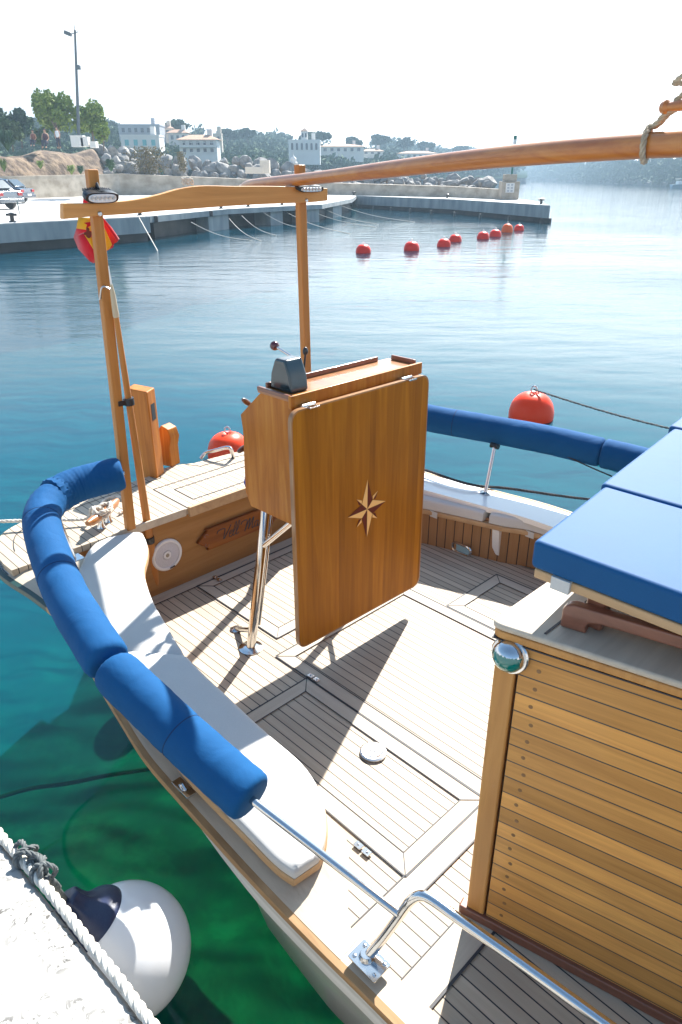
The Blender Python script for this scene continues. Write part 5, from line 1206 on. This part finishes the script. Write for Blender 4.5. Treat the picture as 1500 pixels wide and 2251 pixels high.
# white cabinets and people on the bank
for px, pyt, pyb, wpx, lb_ in ((174,300,323,24,'white metal cabinet on the bank at the foot of the lamp post'),(190,303,322,14,'narrower white cabinet right of the one at the lamp post foot'),(208,313,325,12,'low white block on the bank right of the cabinets')):
    b = atY(px, pyb, 59); t_ = atY(px, pyt, 59); wd = wpx/F*59; mb = MB(); mb.box((0,0,(t_.z-b.z)/2), (wd,.6,t_.z-b.z)); mb.box((0,0,(t_.z-b.z)+.03), (wd*1.06,.66,.06)); mb.box((0,-.31,(t_.z-b.z)*.5), (.02,.02,(t_.z-b.z)*.8))
    o = mb.build('cabinet', whitew, frame='world', bevel=.02); o.location = b; tag(o, lb_, 'cabinet')
def person(px, pyb, Y, pose, shirt, label, h_=1.7, face=0):
    b = atY(px, pyb, Y); root = empty('person', b, face, label, 'person')
    sk_ = MB(); me = bpy.data.meshes.new('body'); bm = bmesh.new(); s = h_/1.7
    sit = pose == 'sit'; hz_ = .42 if sit else .9
    J = {'pelvis':(0,0,hz_),'chest':(0,.02,hz_+.42),'neck':(0,.0,hz_+.60),'head':(0,-.02,hz_+.72),'htop':(0,-.01,hz_+.84)}
    E_ = [('pelvis','chest'),('chest','neck'),('neck','head'),('head','htop')]; Rr = {'pelvis':.14,'chest':.16,'neck':.055,'head':.10,'htop':.08}
    for s_, n_ in ((-1,'l'),(1,'r')):
        J['sh'+n_] = (s_*.18,.02,hz_+.50); J['el'+n_] = (s_*.25,-.03,hz_+.24); J['wr'+n_] = (s_*.2,-.22 if sit else -.08,hz_+.10 if sit else hz_-.02); J['hd'+n_] = (s_*.18,-.3 if sit else -.1,hz_+.08 if sit else hz_-.1)
        J['hip'+n_] = (s_*.09,0,hz_-.05); J['kn'+n_] = (s_*.12,-.42 if sit else -.03,.45 if sit else .48); J['an'+n_] = (s_*.12,-.45 if sit else 0,.06); J['toe'+n_] = (s_*.13,-.62 if sit else -.16,.03)
        E_ += [('chest','sh'+n_),('sh'+n_,'el'+n_),('el'+n_,'wr'+n_),('wr'+n_,'hd'+n_),('pelvis','hip'+n_),('hip'+n_,'kn'+n_),('kn'+n_,'an'+n_),('an'+n_,'toe'+n_)]
        Rr.update({'sh'+n_:.065,'el'+n_:.045,'wr'+n_:.03,'hd'+n_:.04,'hip'+n_:.1,'kn'+n_:.065,'an'+n_:.045,'toe'+n_:.04})
    names = list(J); vs = {k: bm.verts.new(Vector(J[k])*s) for k in names}
    for a, c_ in E_: bm.edges.new((vs[a], vs[c_]))
    bm.to_mesh(me); bm.free(); me.materials.append(mat('skin', (.5,.28,.18), .6)); o = bpy.data.objects.new('body', me); COL.objects.link(o); o.parent = root
    o.modifiers.new('skin', 'SKIN'); 
    for k, nm in enumerate(names): me.skin_vertices[0].data[k].radius = (Rr[nm]*s, Rr[nm]*s)
    me.skin_vertices[0].data[0].use_root = True
    u_ = o.modifiers.new('s', 'SUBSURF'); u_.levels = 1; u_.render_levels = 1
    mb = MB(); mb.lathe([(.15*s,0),(.17*s,.15*s),(.19*s,.35*s),(.17*s,.5*s),(.08*s,.56*s)], V(0,.01,hz_)*s, n=14); W(mb, 'shirt', shirt, root)
    mb = MB(); mb.ball(V(0,.03,hz_+.80)*s, .105*s, 12, (1,1,.8)); W(mb, 'hair', mat('hair', (.04,.025,.02), .8), root)
    mb = MB()
    for s_ in (-1,1): mb.tube([V(s_*.08,0,hz_-.02)*s, Vector(J['knl' if s_ < 0 else 'knr'])*s, Vector(J['anl' if s_ < 0 else 'anr'])*s+V(0,0,.06)], [.125*s,.09*s,.065*s], 10)
    W(mb, 'trousers', mat('trousers', (.05,.05,.07), .8), root); return root
person(104, 326, 59, 'sit', mat('dark_top', (.08,.03,.04), .8), 'person in a dark top sitting on the boulders left of the green tree')
person(131, 326, 59, 'stand', mat('white_top', (.75,.75,.75), .8), 'person in a white top standing at the foot of the green tree', 1.35)
person(77, 322, 61, 'sit', mat('red_brown_top', (.25,.1,.07), .8), 'person in a brown top sitting farthest left on the bank', 1.5)
# parked cars at the left edge of the pier
def car(px_rear, py_ground, colr, label, Lm=4.3, Y=None, hd=.0):
    p = at(px_rear, py_ground, PZ); root = empty('parked_car', p, hd, label, 'car', 'cars parked on the pier')
    cm_ = mat('car_paint', colr, .25, .3, 1.0)
    # rear end at local x=0, car extends to -x
    prof_ = [(0,.32),(.0,.62),(-.06,.86),(-.5,.93),(-.95,1.36),(-1.5,1.43),(-2.5,1.36),(-3.1,.97),(-4.0,.83),(-4.25,.6),(-4.28,.3)]
    mb = MB(); R_ = []
    for y, k_, zt_ in ((-.86,.96,.985),(-.8,1,1),(.8,1,1),(.86,.96,.985)): R_.append([V(-2.14+(x+2.14)*k_, y*(1 if z < .95 else .84), z*zt_) for x, z in prof_])
    mb.loft(R_); W(mb, 'body', cm_, root, bevel=.03, ang=30)
    mb = MB()
    for s_ in (-1,1): mb.prism([V(x, s_*.735, z) for x, z in ((-.62,.96),(-1.0,1.31),(-1.5,1.37),(-2.4,1.31),(-2.95,.98))], (0,s_*.06,0))
    W(mb, 'side_window', glassm, root)
    mb = MB(); mb.prism([V(-.47,-.62,.95), V(-.47,.62,.95), V(-.90,.55,1.33), V(-.90,-.55,1.33)], V(.05,0,.05)); W(mb, 'rear_window', glassm, root)
    for x in (-.85,-3.4):
        for s_ in (-1,1):
            mb = MB(); mb.lathe([(.2,-.1),(.31,-.1),(.33,-.06),(.33,.06),(.31,.1),(.2,.1)], V(x,s_*.78,.33), (0,1,0), 24); t_ = W(mb, 'wheel', M['black'], root); mb = MB(); mb.lathe([(.2,-.02),(.19,.105),(.05,.11)], V(x,s_*.78,.33), (0,s_,0), 16); W(mb, 'rim', M['steel_b'], t_)
    for s_ in (-1,1): mb = MB(); mb.box((.0,s_*.66,.72), (.06,.3,.16)); W(mb, 'tail_light', mat('tail_light', (.45,.01,.01), .2, coat=1), root, bevel=.02)
    mb = MB(); mb.box((.02,0,.42), (.12,1.66,.2)); W(mb, 'bumper', cm_, root, bevel=.04)
    mb = MB(); mb.box((.09,0,.5), (.01,.5,.11)); W(mb, 'number_plate', whitew, root)
    return root
car(30, 461, (.16,.18,.2), 'silver car nearest the water at the left edge, only its rear in view', hd=-.35)
car(66, 447, (.015,.03,.06), 'dark blue car behind the silver one, its red tail light showing', hd=-.1)
mb = MB(); a = at(40,443,PZ+.3); mb.tube([at(45,479,PZ), at(38,441,PZ+.9)], .02, 6); mb.tube([at(45,479,PZ), at(30,476,PZ)], .015, 6); tag(W(mb, 'thin_stake', M['rope'], origin=at(45,479,PZ)), 'thin pale stake on the pier deck behind the silver car', 'stake')
# beacon column at the end of the wall
bb_ = wallp[-1]+V(.25,-.05,0); dY = bb_.y
def zy(py): return atY(1120, py, dY).z
bx0, bx1 = atY(1102,430,dY).x, atY(1141,430,dY).x; cx0 = (bx0+bx1)/2; wd = bx1-bx0
stm = noisy('beacon_masonry', (.33,.27,.2), (.45,.38,.3), 2.5, .9, .4, .02)
bea = empty('beacon', V(cx0, dY+.6, PZ), 0, 'stone beacon base with a green and white post at the end of the sea wall', 'beacon')
def Bz(z): return z-PZ
mb = MB(); mb.box((0,0,Bz(zy(399))/2), (wd,wd*.9,Bz(zy(399)))); W(mb, 'lower_block', stm, bea, bevel=.03)
mb = MB(); mb.box((0,0,(Bz(zy(399))+Bz(zy(383)))/2+.002), (wd*.68,wd*.62,Bz(zy(383))-Bz(zy(399)))); W(mb, 'upper_block', stm, bea, bevel=.03)
mb = MB(); mb.box((-.05,-wd*.46,Bz(zy(413))), (wd*.48,.03,(zy(403)-zy(424)))); W(mb, 'white_panel', whitew, bea)
mb = MB(); 
for r_ in range(3):
    for c_ in range(2): mb.box((-.05+(c_-.5)*wd*.2,-wd*.46-.02,Bz(zy(413))+(r_-1)*.2), (wd*.12,.012,.12))
W(mb, 'panel_slots', greyw, bea)
zt0, zt1 = Bz(zy(383)), Bz(zy(297)); grn = mat('beacon_green', (.0,.13,.1), .5)
for k_, (a, b, m_, r_) in enumerate(((0,.52,grn,.07),(.52,.68,whitew,.12),(.68,.76,grn,.13),(.76,.90,whitew,.13),(.90,1,grn,.12))):
    mb = MB(); mb.lathe([(r_,zt0+(zt1-zt0)*a+.001),(r_,zt0+(zt1-zt0)*b)], (.12,0,0), n=16); W(mb, 'post_section', m_, bea, ang=30)
# little white light tower behind the right post
p, zt_ = wall_at(646); dY = p.y+4.5; c = atY(646, 378, dY)
lt_ = empty('light_tower', c, 0, 'small white domed light tower above the boulders beside the right post', 'beacon')
def hz2(py): return atY(646, py, dY).z-c.z
mb = MB(); mb.lathe([(.36,-.6),(.34,hz2(362)),(.42,hz2(360)),(.42,hz2(357)),(.3,hz2(356)),(.3,hz2(350))], (0,0,0), n=20); W(mb, 'tower', whitew, lt_, ang=30)
mb = MB(); mb.lathe([(.32,hz2(350)),(.26,hz2(347)),(.1,hz2(344)),(.03,hz2(340)),(.01,hz2(334))], (0,0,0), n=20); W(mb, 'dome', whitew, lt_, ang=60)
# buoys
def buoy(px, py, wpx, label, grp, m_=None, line=None, squash=.86):
    r_ = None; Y = at(px, py+wpx*.3, 0); dep = Y.y*cp+H*sp; r = wpx/2/F*dep
    c = at(px, py+wpx*.33, 0); root = empty('buoy', c, 0, label, 'buoy', grp)
    pr_ = [(r*.02,-r*.5),(r*.62,-r*.46),(r*.95,-r*.12),(r,r*.2),(r*.97,r*.5),(r*.86,r*.86),(r*.64,r*1.16),(r*.36,r*1.32),(r*.2,r*1.33),(r*.12,r*1.27),(r*.01,r*1.25)]
    pr_ = [(q.x, q.y*squash) for q in cr([V(a, b, 0) for a, b in pr_], 34)]
    mb = MB(); mb.lathe(pr_, (0,0,0), n=32); W(mb, 'float', m_ or M['red'], root, ang=70)
    mb = MB(); mb.tube([V(0,0,r*1.0*squash), V(0,0,r*1.42*squash)], r*.07, 8); mb.tube([V(math.cos(a)*r*.13,0,r*1.52*squash+math.sin(a)*r*.16) for a in (2*math.pi*k/14 for k in range(15))], r*.035, 6, cap=False); W(mb, 'shackle', M['steel_b'], root)
    return root, r
blb = ['round red buoy floating on its own, leftmost of the row', 'second red buoy from the left in the row off the pier', 'red buoy in the middle of the row, overlapping a higher one', 'red buoy floating just behind the middle one', 'dark red buoy, left one of the cluster near the pier end', 'flat red buoy in the cluster, touching the orange one', 'orange taller buoy in the cluster near the pier end', 'smallest red buoy, rightmost of the row']
bp_ = [(799,545,33),(905,539,34),(976,532,30),(1001,522,28),(1062,516,27),(1089,511,26),(1115,502,25),(1141,499,22)]
for i, ((px, py, wpx), lb_) in enumerate(zip(bp_, blb)): buoy(px, py, wpx, lb_, 'small red buoys off the pier', M['orange'] if i == 6 else None, squash=1.0 if i == 6 else .8)
bgo, br = buoy(1167, 886, 96, 'big orange red buoy beyond the far blue roll, held by a thin line', 'big orange buoys near the boat', mat('bright_buoy', (.9,.05,.008), .4, coat=.08, spec=.2))
bg2, br2 = buoy(504, 972, 92, 'big orange red buoy half hidden behind the steering console', 'big orange buoys near the boat', mat('bright_buoy_pink', (.88,.06,.012), .4, coat=.08, spec=.2))
a = Vector(bgo.location)+V(0,0,br*1.3); b = atY(1500,938,a.y*.82); mb = MB(); pts = [a.lerp(a+(b-a)*3, t_/24)-V(0,0,.05*math.sin(math.pi*min(1,t_/12))) for t_ in range(25)]
rope_pts(mb, pts, .013, step=.05); mb.tube([a, a+V(.05,-.02,-.02), a+V(.07,-.03,-.15), a+V(.06,-.03,-.3)], .008, 6); tag(W(mb, 'mooring_line', M['rope_gray'], origin=a), 'thin grey line stretched from the big buoy to the right edge', 'rope')
# ------------------------------------------------------------------ hills, woods, houses
def hill(name, base, sil, m_, back=1.25):
    mb = MB(); R_ = []
    for (bp3, (x, y, Y)) in zip(base, sil):
        t_ = atY(x, y, Y); R_.append([V(bp3.x,bp3.y,bp3.z-.6), bp3] + [bp3.lerp(t_, q)+V(0,0,-(t_.z-bp3.z)*.10*math.sin(math.pi*q)-(t_.z-bp3.z)*.14*q) for q in (.25,.5,.75,1)] + [V(t_.x*back, t_.y*back, -3)])
    mb.loft(R_, closed=False, cap=False); o = W(mb, name, m_, ang=180, subdiv=1); o['kind'] = 'structure'; return o
scrub = noisy('scrub_hillside', (.012,.03,.012), (.03,.045,.02), .12, .95, detail=8, spec=0)
xs = [-400,-200,-60,0,60,130,200,260,320,380,440,500,560,620,690,750,800,860,920,980,1040,1100,1160]
silp = {-400:255,-200:250,-60:252,0:262,60:262,130:262,200:268,260:276,320:276,380:284,440:290,500:297,560:297,620:303,690:306,750:318,800:322,860:316,920:324,980:333,1040:338,1100:352,1160:368}
def hY(x): return 150 if x < 300 else 150+(x-300)*.27 if x < 900 else 312+(x-900)*.9
silv = [(x, silp[x]+3, hY(x)*1.25) for x in xs]
base = [atY(x, 372 if x < 600 else 382 if x < 900 else 388.5, hY(x)*.62) for x in xs]
for b in base: b.z = max(b.z, .3)
hill('hill', base, silv, scrub)
def sil_y(x):
    for a, b in zip(xs, xs[1:]):
        if a <= x <= b: return silp[a]+(silp[b]-silp[a])*(x-a)/(b-a)
    return 370
# woodland that reads as one mass
rw = random.Random(5)
houses = [  # px0, px1, pyTop, pyBot, Y
 (262,352,276,296,150),(268,352,300,327,118),(345,378,282,298,160),(372,412,292,312,155),(396,478,307,338,112),(462,488,296,312,150),
 (635,704,310,336,150),(704,800,322,336,190),(796,842,332,340,200),(876,960,337,350,210)]
def near_house(x, y):
    for a, b, c_, d_, Y in houses:
        if a-3 < x < b+3 and c_-4 < y < d_-2: return True
    return False
def woodmass(name, npts, xr, yr, Yf, m_, label, rr, leafs, per=110, avoid=True):
    mb = MB()
    for _ in range(npts):
        x = rw.uniform(*xr); s_ = sil_y(x) if name != 'headland_wood' else yr(x)[0]
        lo = 372 if name != 'headland_wood' else yr(x)[1]
        t_ = rw.random()**.8; y = s_+(lo-s_)*t_
        if avoid and near_house(x, y): continue
        Y = Yf(x, t_); p = atY(x, y, Y); r = rr(x)*rw.uniform(.7,1.35)
        foliage(mb, p, r, r*.75, per, r*leafs, rw, 6)
    o = W(mb, name, m_, smooth='leaf'); tag(o, label, 'trees', kind='stuff'); return o
Ywood = lambda x, t_: hY(x)*(1.25-.6*t_)
rfun = lambda x: hY(x)*.0125
woodmass('wood', 800, (-120,620), None, Ywood, leafd, 'dark green pines covering the hillside behind the boulders', rfun, .17, 120)
woodmass('wood', 420, (240,620), None, Ywood, leafo, 'paler scrub and olives between the hillside houses', lambda x: rfun(x)*.8, .17, 110)
woodmass('wood', 520, (600,1130), None, Ywood, leafd, 'hazy dark trees along the ridge in the middle distance', rfun, .18, 100)
woodmass('wood', 260, (600,1100), None, Ywood, leafo, 'hazy lighter trees between the white villas', lambda x: rfun(x)*.8, .18, 100)
for px, pyt, Y, wpx, hpx, lb_ in ((393,264,165,50,30,'rounded dark pine standing above the roofs right of the grey house'),(545,285,210,40,24,'pine on the skyline above the boulders'),(500,285,205,44,26,'pine on the skyline right of the white villa with balconies'),(705,290,215,52,30,'umbrella pine on the ridge right of the towered villa'),(680,292,212,44,26,'umbrella pine directly behind the towered villa'),(778,303,250,34,22,'pine at the left of the gap in the ridge'),(832,298,262,44,26,'umbrella pine with light showing through its crown'),(888,304,280,40,22,'wide pine on the ridge above the spar'),(935,314,300,34,20,'low pine near the right end of the ridge'),(1014,322,350,34,16,'last pine where the ridge runs down behind the spar')):
    tree(px, pyt+hpx+10, pyt, Y, wpx, leafd, lb_, 'umbrella_pine', n=1000, leaf=Y*.0028, clumps=11, crown_lo=.35)
# headland far right
def hl(x): return (364-(x-1140)*.04 if x > 1140 else 364+(1140-x)*.02) + 3*math.sin(x*.031)
hb = {1020:392.5,1100:394,1180:397,1260:399.5,1340:403,1420:407,1500:410.5,1700:420,2000:435}
hx = list(hb)
hbase = [at(x, hb[x], 0) for x in hx]
hill('headland', [b+V(0,0,.4) for b in hbase], [(x, hl(x)+3, b.y*1.12+20) for x, b in zip(hx, hbase)], scrub)
def hbl(x):
    for a, b in zip(hx, hx[1:]):
        if a <= x <= b: return hb[a]+(hb[b]-hb[a])*(x-a)/(b-a)
    return 400
def Yh(x, t_): b = at(x, hbl(x), 0).y; return b*(1.0)+ (b*.12+20)*(1-t_)
woodmass('headland_wood', 700, (1050,1580), lambda x: (hl(x), hbl(x)-4), Yh, leafd, 'blue hazy wood on the far headland at the right', lambda x: Yh(x,.5)*.0095, .2, 80, False)
mb = MB(); cliff = noisy('shore_rock', (.07,.075,.06), (.12,.12,.1), .1, .9)
mb.loft([[at(x, hbl(x)+.25, 0)+V(0,0,-.5), at(x, hbl(x)+.25, 0)+V(0,0,1.3+.8*math.sin(x*.7)), at(x, hbl(x)-.8, 0)+V(0,0,2.2), at(x, hbl(x)-.8, 0)+V(0,0,-1)] for x in range(1030, 1990, 12)]); o = W(mb, 'shore', cliff, ang=20); o['kind'] = 'structure'
# houses
def house(i, label, mw, roof, wins=(4,1), tower=False, porch=False, arches=False, hip=True, shut=None, pool=False):
    a, b, t_, bt_, Y = houses[i]; p = atY((a+b)/2, bt_, Y); wd = (b-a)/F*(Y*cp+(H-p.z)*-sp+0); wd = atY(b, bt_, Y).x-atY(a, bt_, Y).x; hh = atY(a, t_, Y).z-p.z; dp = wd*.6
    root = empty('house', p, 0, label, 'house', 'houses on the hillside')
    mb = MB(); mb.box((0,dp/2,hh/2-1), (wd,dp,hh+2)); W(mb, 'wall', mw, root, smooth=False)
    if roof == 'flat':
        mb = MB(); mb.box((0,dp/2,hh+.12), (wd*1.02,dp*1.02,.25)); W(mb, 'parapet', mw, root, smooth=False)
    else:
        mb = MB(); o_ = .4; rh_ = hh*.16+.4; mb.add([V(-wd/2-o_,-o_,hh), V(wd/2+o_,-o_,hh), V(wd/2+o_,dp+o_,hh), V(-wd/2-o_,dp+o_,hh), V(-wd/4,dp/2,hh+rh_), V(wd/4,dp/2,hh+rh_)], [(0,1,5,4),(1,2,5),(2,3,4,5),(3,0,4),(3,2,1,0)]); W(mb, 'roof', tilem, root, smooth=False)
    nc, nr_ = wins
    for r_ in range(nr_):
        for c_ in range(nc):
            x = (-.5+(c_+.5)/nc)*wd*.92; z = hh*((r_+.5)/nr_); ww, wh = wd/nc*.4, hh/nr_*.48
            mb = MB(); mb.box((x,-.02,z), (ww,.1,wh))
            if arches: mb.prism([V(x+math.cos(q)*ww/2, -.07, z+wh/2+math.sin(q)*ww/2) for q in (math.pi*k/8 for k in range(9))], (0,.1,0))
            wn = W(mb, 'window', shut or glassm, root, smooth=False); mb = MB(); mb.box((x,-.08,z-wh/2-.08), (ww*1.3,.16,.12)); W(mb, 'sill', mw, wn, smooth=False)
    if tower:
        mb = MB(); tw = wd*.2; mb.box((0,dp*.4,hh+hh*.42), (tw,tw,hh*.85)); W(mb, 'tower', mw, root, smooth=False)
        mb = MB(); mb.add([V(-tw*.65,dp*.4-tw*.65,hh*1.85), V(tw*.65,dp*.4-tw*.65,hh*1.85), V(tw*.65,dp*.4+tw*.65,hh*1.85), V(-tw*.65,dp*.4+tw*.65,hh*1.85), V(0,dp*.4,hh*2.15)], [(0,1,4),(1,2,4),(2,3,4),(3,0,4),(3,2,1,0)]); W(mb, 'tower_roof', tilem, root, smooth=False)
        for x in (-tw*.25, tw*.25): mb = MB(); mb.box((x,dp*.4-tw/2-.03,hh*1.5), (tw*.25,.1,hh*.35)); W(mb, 'window', glassm, root, smooth=False)
    if porch:
        mb = MB(); mb.box((0,-wd*.05,hh*.52), (wd*.96,wd*.1,.25)); mb.box((0,-wd*.1,hh*.52+.5), (wd*.96,.06,.08)); 
        for k in range(13): mb.box((-wd*.47+wd*.94*k/12,-wd*.1,hh*.52+.25), (.06,.06,.5))
        W(mb, 'balcony', whitew, root, smooth=False)
    mb = MB(); mb.box((wd*.28,dp*.6,hh+.7), (.7,.7,1.4)); W(mb, 'chimney', mw, root, smooth=False)
    return root
house(0, 'long grey two storey house with flat roof right of the trees', greyw, 'flat', (6,1))
house(1, 'low white house with a turquoise panel, in front of the grey one', whitew, 'flat', (4,1), shut=mat('turquoise_panel', (.12,.4,.42), .5))
house(2, 'small cream house under the rounded pine', creamw, 'hip', (2,1))
house(3, 'white cottage with tiled roof below the rounded pine', whitew, 'hip', (3,1))
house(4, 'white villa with a balcony across its front and tiled roof', whitew, 'hip', (5,2), porch=True)
house(5, 'small beige house behind the balconied villa', creamw, 'flat', (2,1))
house(6, 'white villa with a central tower and arched windows', whitew, 'flat', (6,1), tower=True, arches=True)
house(7, 'long low white villa with tiled roof right of the towered one', whitew, 'hip', (6,1))
house(8, 'small white house low on the ridge just above the spar', whitew, 'hip', (3,1))
house(9, 'wide hazy white building behind the spar', whitew, 'hip', (6,1))
# ruined white structure on the boulders
b = atY(573,370,66); mb = MB(); mb.box((.4,0,.1), (.8,.8,1.0)); mb.box((-.5,0,-.15), (1.5,.9,.5)); mb.box((.4,-.42,.2), (.3,.06,.35)); o = mb.build('hut', creamw, frame='world', bevel=.05); o.location = b; tag(o, 'small white hut among the boulders left of the light tower', 'hut')
# far motor boat at the right edge
b = at(1494,414,0); fb = empty('motorboat', b, .2, 'tiny white motorboat far off at the right edge', 'boat'); L_ = 38/F*b.y
mb = MB(); mb.loft([[V(x*L_,y*w_,z) for y, z in ((-.5,.9),(0,-.2),(.5,.9))] for x, w_ in ((-.5,1.6),(-.2,2.2),(.2,2.0),(.5,.1))]); W(mb, 'hull', mat('boat_blue', (.25,.4,.5), .4), fb)
mb = MB(); mb.box((0,0,1.3), (L_*.35,1.4,.8)); mb.box((.0,0,2.1), (L_*.45,1.5,.1)); W(mb, 'cabin', whitew, fb, bevel=.05)
# ------------------------------------------------------------------ haze
hm = bpy.data.materials.new('haze'); hm.use_nodes = True; t_ = hm.node_tree; t_.nodes.remove(t_.nodes['Principled BSDF'])
pv = t_.nodes.new('ShaderNodeVolumePrincipled'); pv.inputs['Color'].default_value = (.6,.82,1,1); pv.inputs['Density'].default_value = .0012; pv.inputs['Anisotropy'].default_value = .0
t_.links.new(pv.outputs[0], t_.nodes['Material Output'].inputs['Volume'])
mb = MB(); mb.box((0,380,26), (2400,900,64)); hz_o = W(mb, 'haze', hm, smooth=False); hz_o['kind'] = 'stuff'; hz_o['label'] = 'pale blue haze over the harbour'
